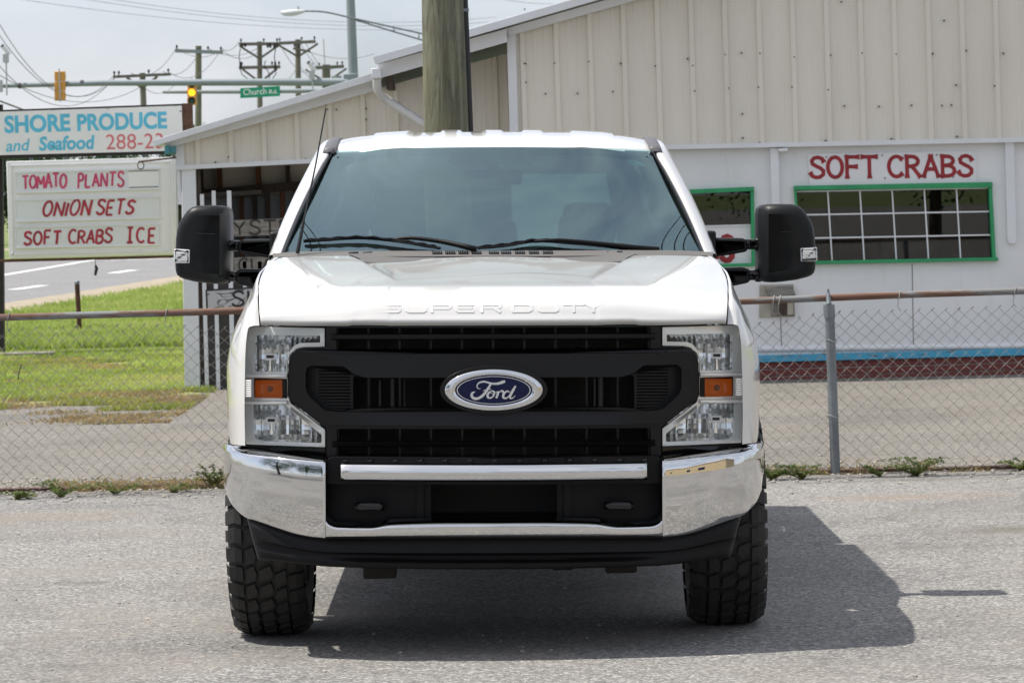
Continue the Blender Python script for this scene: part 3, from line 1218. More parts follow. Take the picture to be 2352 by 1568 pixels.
for (u, v) in ((1902, 700), (-700, 740), (1000, 700), (-1900, 770), (3000, 650)):
    q = at(u, v, FY)
    zt = zrail(q.x) - 0.03
    bx_ = q.x + 0.022
    p_ = MB()
    p_.tube([(bx_, -0.05, -0.02), (q.x + .004, -0.05, zt - .06)], 0.030, 12)
    po = p_.build('post', 'galvanised', fence, smooth=60)
    c = MB()
    c.tube([(q.x + .003, -0.05, zt - .09), (q.x, -0.05, zt - .01)], 0.036, 12)
    c.tube([(q.x, -0.05, zt - .01), (q.x, -0.02, zt + .06)], [0.018, 0.012], 8)
    c.tube([(q.x, -0.02, zt + .05), (q.x, -0.02, zt + .085)], [0.009, 0.006], 8)
    c.build('post_cap', 'galvanised', po, smooth=60)
    for zz in (.82, .36):
        t = MB()
        ring = [(q.x + .012 + .035 * math.cos(a), -0.05 + .035 * math.sin(a), zz + .01 * math.sin(a * 2)) for a in np.linspace(0, 2 * math.pi, 14)]
        t.tube(ring, 0.0026, 5)
        t.build('tie_wire', 'fence_wire', po)
for (u, v) in ((20, 733), (382, 718), (1776, 690), (1790, 690), (2065, 678), (2330, 668)):
    q = at(u, v, FY)
    zr = zrail(q.x)
    t = MB()
    t.tube([(q.x + .024 * math.sin(a) * .3, .027 * math.cos(a), zr + .027 * math.sin(a)) for a in np.linspace(0, 2 * math.pi, 12)], 0.0028, 5)
    t.tube([(q.x, -.027, zr), (q.x - .012, -.012, zr - .07), (q.x + .01, 0, zr - .10)], 0.0024, 5)
    t.build('tie_wire', 'fence_wire', fence)
# pressure board half buried along the foot
bb = MB()
xs = np.linspace(x0f, x1f, 30)
rows = []
for xx in xs:
    w = random.uniform(-.012, .012)
    rows.append([(xx, .03 + w, 0.0), (xx, .03 + w, .026 + w * .4), (xx, .075 + w, .03 + w * .4), (xx, .075 + w, 0.0)])
bo = gridmesh('foot_board', rows, 'rusty_brown', fence, smooth=None)
if bo.data.polygons[1].normal.z < 0:
    bo.data.flip_normals()

# ================================================================== UTILITY POLE BEHIND THE TRUCK
PY = 22.45
pl, pr = at(974, 290, PY), at(1072, 290, PY)
tl, tr_ = at(978, 0, PY), at(1070, 0, PY)
rb, rt = (pr.x - pl.x) / 2 + .010, (tr_.x - tl.x) / 2 + .008
cb, ct = (pl + pr) / 2, (tl + tr_) / 2
pole = empty('utility_pole', ((cb.x) + .02, PY, 0))
tag(pole, 'thick weathered wooden utility pole standing right behind the truck cab', 'pole')
mb = MB()
prof = []
slope = (rt - rb) / (ct.z - cb.z)
for i in range(64):
    z = i * 0.25 - .1
    prof.append((rb + slope * (z - cb.z), z))
prof.append((0.0, 15.6))
mb.lathe(prof, 40)
arr = np.array(mb.v)
ang = np.arctan2(arr[:, 1], arr[:, 0])
rad = np.hypot(arr[:, 0], arr[:, 1])
wv = 1 + .012 * np.sin(ang * 5 + arr[:, 2] * .7) + .008 * np.sin(ang * 13 + arr[:, 2] * 2.1)
arr[:, 0] = rad * wv * np.cos(ang) - .006 * arr[:, 2]
arr[:, 1] = rad * wv * np.sin(ang)
mb.v = [tuple(a) for a in arr]
mb.build('shaft', 'pole_wood', pole, smooth=60)
cd = MB()
cd.tube([(rb + slope * (z_ - cb.z) - .006 * z_ + .006, -.02, z_) for z_ in (0.0, 2.0, 4.0, 6.0, 8.0)], 0.018, 10)
cd.build('conduit', 'cable_black', pole, smooth=60)
for zz in (2.9, 3.4, 4.6):
    s_ = MB()
    xs_c = rb + slope * (zz - cb.z) - .006 * zz
    s_.box(xs_c - .03, xs_c + .027, -.045, -.02, zz, zz + .02)
    s_.build('conduit_strap', 'galvanised', pole)

xa_ = MB()
xa_.box(-1.25, 1.1, -.22, -.12, 14.9, 15.02)
arm_ = xa_.build('crossarm', 'far_pole_wood', pole)
for xx_ in (-1.1, -.45, .95):
    i_ = MB()
    i_.lathe([(.02, 0), (.02, .06), (.05, .07), (.06, .11), (.04, .14), (0, .18)], 8, 'z', (xx_, -.17, 15.02))
    i_.build('insulator', 'sign_dark', arm_, smooth=60)
for k_, (xx_, zz_, rr_) in enumerate(((-1.1, 15.18, .012), (-.45, 15.18, .012), (.95, 15.18, .012), (-.12, 13.6, .022), (-.12, 13.0, .03))):
    w_ = MB()
    P_ = []
    for t_ in np.linspace(-1, 1, 41):
        P_.append((pole.location.x + xx_ + (0 if k_ > 2 else 0) + 26 * t_, PY - .17 + (-6 + 1.5 * k_) * t_ * t_ * (1 if t_ < 0 else .6) + xx_ * 0.6 * abs(t_), zz_ - 1.3 * 4 * abs(t_) * (1 - abs(t_)) * (1 + .25 * k_) - .4 * abs(t_)))
    w_.tube(P_, rr_, 5)
    tag(w_.build('service_line', 'cable_black'), ('outermost bare power line on the crossarm of the thick wooden pole', 'middle bare power line on the crossarm of the thick wooden pole', 'power line on the short side of the thick wooden pole crossarm', 'upper black cable strapped to the thick wooden pole shaft', 'lower thick black cable strapped to the wooden pole shaft')[k_], 'power line', 'lines on the wooden pole')

# ================================================================== BUILDING
BY = 33.0
BETA = R(0.55)
bld = empty('seafood_market', (0, BY, 0), (0, -BETA, 0))
tag(bld, 'long white and beige metal-sided seafood market with low sloping roof', 'building')
cB, sB = math.cos(BETA), math.sin(BETA)


def bl(u, v, dy=0.0):
    """pixel -> building local (x, z) on the plane y = BY + dy"""
    q = at(u, v, BY + dy)
    return (q.x * cB + q.z * sB, -q.x * sB + q.z * cB)


_t = Matrix.Rotation(-BETA, 3, 'Y') @ Vector((bl(1500, 300)[0], 0, bl(1500, 300)[1]))
if abs(_t.x - at(1500, 300, BY).x) > 0.01:          # rotation sense check
    bld.rotation_euler = (0, BETA, 0)


def bquad(name, pts, y0, y1, mat, parent=bld, bevel=0.0):
    """pts: four pixels (u, v); prism from BY+y0 to BY+y1"""
    lp = [bl(u, v, y0) for u, v in pts]
    return plate(name, [lp], y0, y1, mat, parent, bevel=bevel)


def line(p, q):
    return lambda x: p[1] + (q[1] - p[1]) * (x - p[0]) / (q[0] - p[0])


def ribbed(name, xa, xb, zb, zt, y, x_ref, mat='siding_beige', parent=bld, step=0.31):
    """one ribbed steel sheet between xa and xb; major ribs on the grid x_ref + k*step"""
    xs = [xa, xb]
    k0 = math.floor((xa - x_ref) / step) - 1
    for k in range(k0, k0 + int((xb - xa) / step) + 4):
        c = x_ref + k * step
        for d in (-.031, -.020, .020, .031):
            xs.append(c + d)
        for mi in (.105, .205):
            for d in (-.016, -.008, .008, .016):
                xs.append(c + mi + d)
    xs = sorted({round(q, 4) for q in xs if xa <= q <= xb})

    def off(q):
        t = (q - x_ref) / step
        fr = (t - math.floor(t + 0.5)) * step
        if abs(fr) <= .0205:
            return -.034
        if fr < 0:
            fr += step
        for mi in (.105, .205):
            if abs(fr - mi) <= .0085:
                return -.004
        return 0.0
    rows = [[], []]
    for q in xs:
        rows[0].append((q, y + off(q), zb(q)))
        rows[1].append((q, y + off(q), zt(q)))
    o = gridmesh(name, rows, mat, parent, smooth=None)
    md = o.modifiers.new('solid', 'SOLIDIFY')
    md.thickness = 0.004
    md.offset = 1 if o.data.polygons[0].normal.y > 0 else -1
    return o


# --- main gable wall, right of the corner trim
mb0, mb1 = bl(1530, 336), bl(2352, 319)
mzb = line(mb0, mb1)
t0_, t1_ = bl(1177, 80), bl(1461, 0)
mzt = line(t0_, t1_)
XR = 7.6
xm0 = bl(1183, 200)[0]
xref = bl(1590, 150)[0] - .0
xs_ = xm0
i = 0
edges_ = [xm0]
c = xref - 4 * .31 - .155
while c < XR:
    if c > xm0 + .1:
        edges_.append(c)
    c += .93
edges_.append(XR)
for a, b2 in zip(edges_[:-1], edges_[1:]):
    ribbed('wall_panel', a, b2, mzb, mzt, 0.0, xref)
# --- lean-to wall (set back), left
LD = 0.55
l0, l1 = bl(417, 383, LD), bl(975, 355, LD)
lzb = line(l0, l1)
u0_, u1_ = bl(402, 334, LD), bl(870, 208, LD)
lzt = line(u0_, u1_)
xl0 = bl(420, 360, LD)[0]
lref = bl(455, 350, LD)[0]
c = xl0
a = xl0
edges_ = [xl0]
c = lref + .155
while c < xm0 + .3:
    edges_.append(c)
    c += .93
edges_.append(xm0 + .35)
cap = bl(1160, 140, LD)[1]
for a, b2 in zip(edges_[:-1], edges_[1:]):
    ribbed('wall_panel', a, b2, lzb, lambda q: lzt(q) + .02, LD, lref)
# drip edges
pts = [(mb0[0] - 2.4, mzb(mb0[0] - 2.4)), (XR, mzb(XR))]
plate('drip_edge', [[(xm0, mzb(xm0) - .03), (XR, mzb(XR) - .03), (XR, mzb(XR) + .012), (xm0, mzb(xm0) + .012)]], -.05, .02, 'trim_white', bld)
plate('drip_edge', [[(xl0 - .07, lzb(xl0) - .03), (xm0 + .3, lzb(xm0 + .3) - .03), (xm0 + .3, lzb(xm0 + .3) + .012), (xl0 - .07, lzb(xl0) + .012)]], LD - .05, LD + .02, 'trim_white', bld)
# corner trims
plate('corner_trim', [[bl(1164, 72), bl(1184, 72), bl(1192, 345), bl(1172, 345)]], -.045, .06, 'trim_white', bld)
bquad('corner_trim', [(403, 336), (421, 332), (424, 381), (405, 384)], LD - .035, LD + .05, 'trim_white')
# return wall between set-back and main wall
ob('return_wall', [(xm0, .0, 2.0), (xm0, LD, 2.0), (xm0, LD, mzt(xm0)), (xm0, 0, mzt(xm0))], [(0, 1, 2, 3)], 'siding_beige', bld)
# --- roofs: slabs running back
BACK = 9.0


def roof(name, pl_, y0, th):
    lp = pl_ + [(q[0] + .02, q[1] - th) for q in reversed(pl_)]
    o = plate(name, [lp], y0, BACK, 'trim_white', bld)
    return o


rk = [bl(350, 323, LD - .25), bl(1190, 66, LD - .25)]
roof('roof', rk, LD - .25, .05)
rk2 = [bl(857, 132, -.35), bl(1167, 38, -.35), bl(2900, -440, -.35)]
roof('roof', rk2, -.35, .055)
# rake trims (two tiers)
bquad('rake_trim', [(350, 324), (862, 167), (862, 183), (354, 336)], LD - .28, LD - .20, 'trim_white')
bquad('rake_trim', [(378, 322), (870, 182), (872, 206), (384, 340)], LD - .12, LD - .02, 'trim_white')
bquad('rake_trim', [(857, 132), (1700, -112), (1700, -94), (862, 148)], -.38, -.30, 'trim_white')
bquad('rake_trim', [(1162, 66), (1700, -88), (1700, -66), (1168, 83)], -.10, -.04, 'trim_white')
bquad('fascia', [(866, 149), (1164, 66), (1165, 97), (876, 179)], -.20, -.16, 'trim_white')
# dark soffit under the porch roof
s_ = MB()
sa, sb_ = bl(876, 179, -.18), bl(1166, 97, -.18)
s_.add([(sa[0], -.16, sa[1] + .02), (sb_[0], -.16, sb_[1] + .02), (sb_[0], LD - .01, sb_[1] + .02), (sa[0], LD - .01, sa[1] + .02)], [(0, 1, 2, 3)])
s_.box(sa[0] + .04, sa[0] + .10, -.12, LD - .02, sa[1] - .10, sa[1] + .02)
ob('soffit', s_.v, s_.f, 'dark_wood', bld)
# gutter end and downspout
g = MB()
ga, gb = bl(853, 158, -.30), bl(876, 180, -.30)
g.box(ga[0], gb[0], -.34, -.05, gb[1], ga[1])
g.build('gutter', 'trim_white', bld, bevel=.006)
dsp = MB()
pts = [bl(866, 178, -.2), bl(866, 200, -.2), bl(872, 216, -.2), bl(886, 228, -.2), bl(930, 256, -.1), bl(985, 292, 0)]
dsp.tube(catmull([(p[0], -.2 + .1 * i, p[1]) for i, p in enumerate(pts)], 5), 0.040, 8)
dsp.build('downspout', 'trim_white', bld, smooth=60)
# eave end details at the far left
bquad('eave_board', [(378, 336), (388, 333), (388, 351), (378, 354)], LD - .2, LD + 2.5, 'teal_board')
bquad('eave_block', [(388, 339), (402, 336), (402, 350), (388, 352)], LD - .15, LD - .05, 'teal_board')
hk = MB()
h0, h1 = bl(405, 362, LD - .1), bl(318, 372, LD - .1)
hk.tube([(h0[0], LD - .1, h0[1]), (h1[0], LD - .1, h1[1])], .008, 8)
hk.tube([(h1[0] + .02 + .03 * math.sin(a), LD - .1, h1[1] - .035 + .035 * math.cos(a)) for a in np.linspace(0, 2 * math.pi, 12)], .005, 6)
hk.build('bracket_hook', 'rusty_brown', bld)
# --- screws on the sheets (too small to pick apart)
scr = MB()
for row in ((1585, 131, 2380, 117), (1200, 144, 1585, 152), (1590, 205, 1900, 203), (1935, 244, 2180, 239), (1250, 216, 1410, 208), (2190, 197, 2380, 190)):
    u0, v0, u1, v1 = row
    n = max(2, round((u1 - u0) / 77.5))
    for i in range(n + 1):
        u = u0 + (u1 - u0) * i / n
        q = bl(u + random.uniform(-6, 6), v0 + (v1 - v0) * i / n + random.uniform(-5, 5))
        scr.tube([(q[0], -.034, q[1]), (q[0], .01, q[1])], .0085, 6)
for (u, v) in ((1205, 22), (1207, 147), (1208, 190), (1703, 122), (1705, 262), (1706, 317), (1745, 328), (1895, 324), (2047, 319), (2198, 314), (2168, 48), (1932, 5), (2163, 243)):
    q = bl(u, v)
    scr.tube([(q[0], -.036, q[1]), (q[0], .01, q[1])], .0085, 6)
for (u, v) in ((525, 361), (495, 373), (748, 240), (753, 252), (773, 252), (841, 250), (841, 275), (702, 366), (640, 370)):
    q = bl(u, v, LD)
    scr.tube([(q[0], LD - .036, q[1]), (q[0], LD + .01, q[1])], .0085, 6)
tag(scr.build('screw_heads', 'screw_grey', bld), kind='stuff')

# --- lower white wall, right part
WX0 = bl(1176, 500)[0]
wz_top = lambda x: mzb(x) - .0
wy = 0.05
win = [bl(1828, 437, wy), bl(2277, 424, wy), bl(2285, 599, wy), bl(1842, 604, wy)]
wl_ = [bl(1500, 436, wy), bl(1726, 437, wy), bl(1728, 607, wy), bl(1500, 611, wy)]
zlow = line(bl(1750, 822), bl(2352, 806))
outer = [(WX0, zlow(WX0)), (XR, zlow(XR)), (XR, wz_top(XR) + .05), (WX0, wz_top(WX0) + .05)]
plate('wall', [outer, win, wl_], wy, wy + .12, 'wall_white', bld)
# panel seams as battens / dark joints
for (ua, va, ub, vb) in ((2095, 606, 2098, 796), (1793, 728, 1795, 796), (1480, 560, 1484, 800), (2600, 330, 2612, 790)):
    p0_, p1_ = bl(ua, va, wy), bl(ub, vb, wy)
    j = MB()
    j.hexa([(p0_[0] - .003, wy - .003, p0_[1]), (p0_[0] + .003, wy - .003, p0_[1]), (p1_[0] + .003, wy - .003, p1_[1]), (p1_[0] - .003, wy - .003, p1_[1])],
           [(p0_[0] - .003, wy + .004, p0_[1]), (p0_[0] + .003, wy + .004, p0_[1]), (p1_[0] + .003, wy + .004, p1_[1]), (p1_[0] - .003, wy + .004, p1_[1])])
    j.build('panel_joint', 'screw_grey', bld)
for (ua, ub, va, vb, lean) in ((1769, 1788, 340, 482, 3), (2308, 2329, 322, 560, 6)):
    bquad('wall_post', [(ua, va), (ub, va - .5), (ub + lean, vb - 12), (ub + lean - 3, vb), (ua + lean + 4, vb), (ua + lean, vb - 12)], wy - .06, wy + .01, 'trim_white', bevel=.006)
for (u, v) in ((1797, 345), (2368, 328)):
    bquad('bracket', [(u - 8, v - 4), (u + 12, v - 5), (u + 12, v + 2), (u - 8, v + 3)], wy - .12, wy - .01, 'trim_white')
# half-round trim, blue sill board, bricks
hr = MB()
p0_, p1_ = bl(1500, 806, 0), bl(2500, 793, 0)
hr.tube([(WX0, wy - .005, line(p0_, p1_)(WX0)), (XR, wy - .005, line(p0_, p1_)(XR))], .026, 10)
hr.build('round_trim', 'trim_white', bld, smooth=60)
zb0 = line(bl(1750, 813), bl(2352, 797))
zb1 = line(bl(1750, 832), bl(2352, 816))
plate('sill_board', [[(WX0, zb1(WX0)), (XR, zb1(XR)), (XR, zb0(XR) - .012), (WX0, zb0(WX0) - .012)]], wy - .035, wy + .10, 'blue_peeling', bld, bevel=.003)
fw = MB()
fw.box(WX0, XR, wy + .012, wy + .12, -.25, zb1(2.0) + .06)
foot = fw.build('brick_base', 'mortar', bld)
brick_me = None
bh, bw_, jt = 0.057, 0.198, 0.011
zt0 = zb1(2.0) - .006
course = 0
while True:
    ztop = zt0 - course * (bh + jt)
    if ztop - bh < -.12:
        break
    x = WX0 + (0.10 if course % 2 else 0.0)
    while x + bw_ < XR:
        if brick_me is None:
            bmk = MB()
            bmk.box(0, bw_, 0, .06, -bh, 0)
            ok_ = bmk.build('brick', 'brick_red', foot, bevel=.004)
            brick_me = ok_.data
            okm = ok_
        else:
            ok_ = okm.copy()
            col.objects.link(ok_)
        sl = zb1(x) - zb1(2.0)
        ok_.location = (x + random.uniform(-.003, .003), wy - random.uniform(.0, .006), ztop + sl + random.uniform(-.002, .002))
        x += bw_ + jt
    course += 1
# --- big window with green frame and eighteen panes
def frame_bar(parent, name, a, b2, c2, d, y0, y1, mat, bevel=.004):
    return plate(name, [[bl(*a, y0), bl(*b2, y0), bl(*c2, y0), bl(*d, y0)]], y0, y1, mat, parent, bevel=bevel)


w1 = empty('window')
w1.parent = bld
frame_bar(w1, 'window_frame', (1824, 427), (2280, 418), (2280, 431), (1824, 437), wy - .05, wy + .05, 'green_paint')
frame_bar(w1, 'window_frame', (2271, 430), (2279, 430), (2288, 597), (2280, 597), wy - .04, wy + .05, 'green_paint')
frame_bar(w1, 'window_frame', (1824, 436), (1829, 436), (1843, 601), (1838, 601), wy - .04, wy + .05, 'green_paint')
frame_bar(w1, 'window_sill', (1838, 600), (2293, 591), (2293, 599), (1838, 608), wy - .06, wy + .05, 'green_paint')
gx0, gx1 = bl(1832, 515, wy + .04)[0], bl(2275, 515, wy + .04)[0]
zt_ = line(bl(1830, 440, wy + .04), bl(2272, 432, wy + .04))
zl_ = line(bl(1842, 601, wy + .04), bl(2284, 593, wy + .04))
xcol = lambda k, t: gx0 + (gx1 - gx0) * k / 6 + (1 - t) * .022 - .011
for r in range(3):
    for k in range(6):
        t0, t1 = 1 - r / 3, 1 - (r + 1) / 3
        q = []
        for (kk, tt) in ((k, t0), (k + 1, t0), (k + 1, t1), (k, t1)):
            xx = xcol(kk, tt)
            q.append((xx, zl_(xx) + (zt_(xx) - zl_(xx)) * tt))
        plate('pane', [q], wy + .045, wy + .050, 'window_glass', w1)
for k in range(0, 7):
    a, b2 = xcol(k, 1.0), xcol(k, 0.0)
    plate('muntin', [[(a - .006, zt_(a)), (a + .006, zt_(a)), (b2 + .006, zl_(b2)), (b2 - .006, zl_(b2))]], wy + .02, wy + .044, 'trim_white', w1)
for r in range(0, 4):
    t = 1 - r / 3
    a, b2 = xcol(0, t), xcol(6, t)
    za, zb_ = zl_(a) + (zt_(a) - zl_(a)) * t, zl_(b2) + (zt_(b2) - zl_(b2)) * t
    plate('muntin', [[(a, za + .0065), (b2, zb_ + .0065), (b2, zb_ - .0065), (a, za - .0065)]], wy + .017, wy + .0435, 'trim_white', w1)
# --- left window half hidden by the truck
w2 = empty('window')
w2.parent = bld
frame_bar(w2, 'window_frame', (1496, 439), (1732, 429), (1732, 439), (1496, 449), wy - .05, wy + .05, 'green_paint')
frame_bar(w2, 'window_frame', (1724, 439), (1732, 439), (1735, 606), (1727, 606), wy - .04, wy + .05, 'green_paint')
frame_bar(w2, 'window_frame', (1492, 447), (1500, 447), (1504, 612), (1496, 612), wy - .04, wy + .05, 'green_paint')
frame_bar(w2, 'window_sill', (1494, 611), (1742, 604), (1742, 611), (1494, 619), wy - .06, wy + .05, 'green_paint')
frame_bar(w2, 'pane', (1500, 448), (1725, 440), (1727, 516), (1502, 522), wy + .045, wy + .05, 'window_glass', 0)
frame_bar(w2, 'lower_panel', (1502, 522), (1727, 516), (1729, 606), (1504, 612), wy + .03, wy + .05, 'sign_white', 0)
frame_bar(w2, 'sash_bar', (1502, 521), (1727, 515), (1727, 518), (1502, 524), wy + .015, wy + .028, 'trim_white', 0)
tx0, tz0 = bl(1512, 608, wy + .03)
tx1, tz1 = bl(1681, 543, wy + .03)
tm = stroke_text('CRABS', tx0, tx1, tz0 + .02, tz1, .05, .003)
o = ob('window_lettering', tm.v, tm.f, 'red_paint', w2)
o.location = (0, wy + .029, 0)
# dark room behind the windows
rm = MB()
rm.box(WX0 + .2, XR - .1, wy + .125, wy + 3.0, -.05, 2.2)
ro = rm.build('room', 'room_dark', bld)
bmx = bmesh.new()
bmx.from_mesh(ro.data)
bmesh.ops.delete(bmx, geom=[fc for fc in bmx.faces if fc.calc_center_median().y < wy + .2], context='FACES')
bmx.to_mesh(ro.data)
bmx.free()
for (ua_, va_, ub_, vb_, yd_, mt_) in ((1850, 540, 1930, 640, 1.2, 'weathered_wood'), (1960, 505, 2030, 640, 1.8, 'dark_wood'), (2050, 555, 2190, 640, 1.0, 'vent_cream'), (2200, 470, 2262, 640, 1.6, 'plastic_panel'), (1560, 470, 1700, 640, 1.4, 'dark_wood')):
    pA, pB = bl(ua_, va_, wy), bl(ub_, vb_, wy)
    sh = MB()
    sh.box(pA[0], pB[0], wy + yd_, wy + yd_ + .4, -.04, pA[1])
    sh.build('stock_shelf', mt_, bld, bevel=.01)
# --- SOFT CRABS board
board = plate('sign_board', [[bl(1855, 354, wy), bl(2241, 346, wy), bl(2244, 419, wy), bl(1859, 428, wy)]], wy - .014, wy - .002, 'sign_white', bld)
pa, pb = bl(1862, 408, wy), bl(2232, 404, wy)
tm = stroke_text('SOFT CRABS', pa[0], pb[0], 0, .185, .034, .002, flare=.024, gap=.17, space=.34)
sl = (pb[1] - pa[1]) / (pb[0] - pa[0])
vv = [(x, y, pa[1] + z + (x - pa[0]) * sl) for x, y, z in tm.v]
o = ob('board_lettering', vv, tm.f, 'red_paint', board)
o.location = (0, wy - .0145, 0)
nl = MB()
for (u, v) in ((1898, 361), (2026, 357), (2151, 356), (2032, 409), (2189, 407)):
    q = bl(u, v, wy)
    nl.tube([(q[0], wy - .02, q[1]), (q[0], wy, q[1])], .008, 6)
nl.build('nail_heads', 'screw_grey', board)
# --- weathered vent box on the wall
vent = empty('wall_vent')
vent.parent = bld
ya = wy - .02
plate('vent_plate', [[bl(1745, 654, ya), bl(1823, 652, ya), bl(1826, 727, ya), bl(1744, 729, ya)]], ya, wy + .01, 'vent_cream', vent, bevel=.004)
hd = MB()
qa = [bl(1756, 658, ya), bl(1820, 656, ya), bl(1827, 676, ya - .12), bl(1768, 678, ya - .12)]
hd.hexa([(qa[0][0], ya, qa[0][1]), (qa[1][0], ya, qa[1][1]), (qa[2][0], ya - .12, qa[2][1]), (qa[3][0], ya - .12, qa[3][1])],
        [(qa[0][0], ya, qa[0][1] - .015), (qa[1][0], ya, qa[1][1] - .015), (qa[2][0], ya - .12, qa[2][1] - .02), (qa[3][0], ya - .12, qa[3][1] - .02)])
hd.build('vent_hood', 'weathered_wood', vent)
plate('vent_opening', [[bl(1770, 676, ya), bl(1822, 675, ya), bl(1824, 724, ya), bl(1772, 725, ya)]], ya - .03, ya - .001, 'weathered_wood', vent)
plate('vent_flap', [[bl(1788, 684, ya), bl(1806, 683, ya), bl(1807, 722, ya), bl(1789, 723, ya)]], ya - .05, ya - .0305, 'dark_wood', vent)
plate('vent_flap', [[bl(1807, 680, ya), bl(1820, 679, ya), bl(1822, 722, ya), bl(1808, 723, ya)]], ya - .046, ya - .0305, 'vent_cream', vent)

# --- open stall under the lean-to
OY = LD
def oq(name, pts, y0, y1, mat, parent=bld, bevel=0.0):
    return plate(name, [[bl(u, v, y0) for u, v in pts]], y0, y1, mat, parent, bevel=bevel)


oq('corner_post', [(416, 381), (449, 378), (460, 900), (424, 902)], OY - .02, OY + .10, 'trim_white', bevel=.005)
oq('corner_post', [(405, 383), (414, 382), (417, 470), (409, 470)], OY - .01, OY + .12, 'trim_white')
oq('dark_gap_fill', [(449.5, 381), (459, 381), (473, 898), (462, 898)], OY + .03, OY + .12, 'dark_wood')  # dark strip filling the gap between corner post and first picket
for (ua, ub, va, lean) in ((459, 468, 446, 12), (486, 495, 438, 11), (521, 531, 438, 9), (557, 566, 600, 6), (592, 601, 600, 6)):
    oq('picket', [(ua, va), (ub, va), (ub + lean, 894), (ua + lean, 894)], OY + .0, OY + .02, 'trim_white')
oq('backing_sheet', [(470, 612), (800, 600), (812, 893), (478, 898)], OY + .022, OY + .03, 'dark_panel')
bs = oq('plank_sign', [(476, 669), (640, 660), (640, 702), (478, 709)], OY - .03, OY - .005, 'grain_board')
oq('plank_border', [(472, 665), (642, 655), (642, 706), (474, 713)], OY - .0045, OY - .002, 'dark_panel')
pa, pb = bl(534, 704, OY - .03), bl(632, 699, OY - .03)
tm = stroke_text('SHRIMP', pa[0], pa[0] + .78, pa[1], pa[1] + .135, .022, .002, jitter=.06)
o = ob('plank_lettering', tm.v, tm.f, 'black_letter', bs)
o.location = (0, OY - .0305, 0)
bs = oq('plank_sign', [(490, 508), (730, 498), (730, 536), (491, 545)], OY + .0, OY + .022, 'weathered_wood')
pa = bl(500, 541, OY)
tm = stroke_text('OYSTERS', pa[0], pa[0] + .95, pa[1], pa[1] + .125, .017, .002, jitter=.06)
o = ob('plank_lettering', tm.v, tm.f, 'black_letter', bs)
o.location = (0, OY - .0005, 0)
bs = oq('plank_sign', [(537, 592), (740, 583), (740, 618), (538, 627)], OY + .0, OY + .022, 'weathered_wood')
pa = bl(549, 623, OY)
tm = stroke_text('CLAMS', pa[0], pa[0] + .56, pa[1], pa[1] + .115, .017, .002, jitter=.06)
o = ob('plank_lettering', tm.v, tm.f, 'black_letter', bs)
o.location = (0, OY - .0005, 0)
# interior of the stall
ID = OY + 1.3
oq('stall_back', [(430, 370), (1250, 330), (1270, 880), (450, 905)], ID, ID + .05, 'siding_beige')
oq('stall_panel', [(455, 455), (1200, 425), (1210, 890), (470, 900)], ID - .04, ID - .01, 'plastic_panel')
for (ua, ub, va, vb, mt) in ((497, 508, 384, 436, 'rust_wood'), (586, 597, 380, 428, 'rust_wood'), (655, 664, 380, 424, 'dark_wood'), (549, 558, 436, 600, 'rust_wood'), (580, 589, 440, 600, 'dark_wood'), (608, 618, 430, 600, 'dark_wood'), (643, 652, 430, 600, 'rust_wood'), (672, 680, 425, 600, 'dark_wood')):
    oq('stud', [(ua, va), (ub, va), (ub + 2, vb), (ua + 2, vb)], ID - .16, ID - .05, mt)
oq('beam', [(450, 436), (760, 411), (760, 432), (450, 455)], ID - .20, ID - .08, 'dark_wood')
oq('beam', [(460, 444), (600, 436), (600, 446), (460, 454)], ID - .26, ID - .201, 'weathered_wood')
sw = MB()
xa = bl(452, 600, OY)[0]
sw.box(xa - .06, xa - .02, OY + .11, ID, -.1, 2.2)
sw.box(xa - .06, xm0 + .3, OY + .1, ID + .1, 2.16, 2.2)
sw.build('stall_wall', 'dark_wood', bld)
en = MB()
en.box(bl(420, 600, OY)[0], bl(420, 600, OY)[0] + .06, OY + .12, BACK - .1, -.1, 2.05)
en.box(XR - .08, XR - .02, wy + .13, BACK - .1, -.1, 3.6)
en.box(bl(420, 600, OY)[0], XR - .02, BACK - .09, BACK - .03, -.1, 2.05)
en.build('end_wall', 'siding_beige', bld)

# ================================================================== ROADSIDE SIGN
SY = 42.0


def wp(u, v, Y):
    q = at(u, v, Y)
    return (q.x, q.z)


def wquad(name, pts, Y0, Y1, mat, parent, oy, bevel=0.0):
    return plate(name, [[wp(u, v, Y0) for u, v in pts]], Y0 - oy, Y1 - oy, mat, parent, bevel=bevel)


def warp_text(mb, ua, va, ub, vb, Y, oy, name, mat, parent, lean=0.0):
    """text mesh built in 0..1 x 0..1 is laid on the parallelogram whose base runs from (ua,va) to (ub,vb)"""
    a, b2 = Vector(wp(ua, va, Y)), Vector(wp(ub, vb, Y))
    ex = b2 - a
    ez = Vector((-ex.y, ex.x)).normalized()
    vv = []
    for x, y, z in mb.v:
        q = a + ex * x + ez * z + Vector((lean * z, 0))
        vv.append((q.x, Y - oy + y, q.y))
    return ob(name, vv, mb.f, mat, parent)


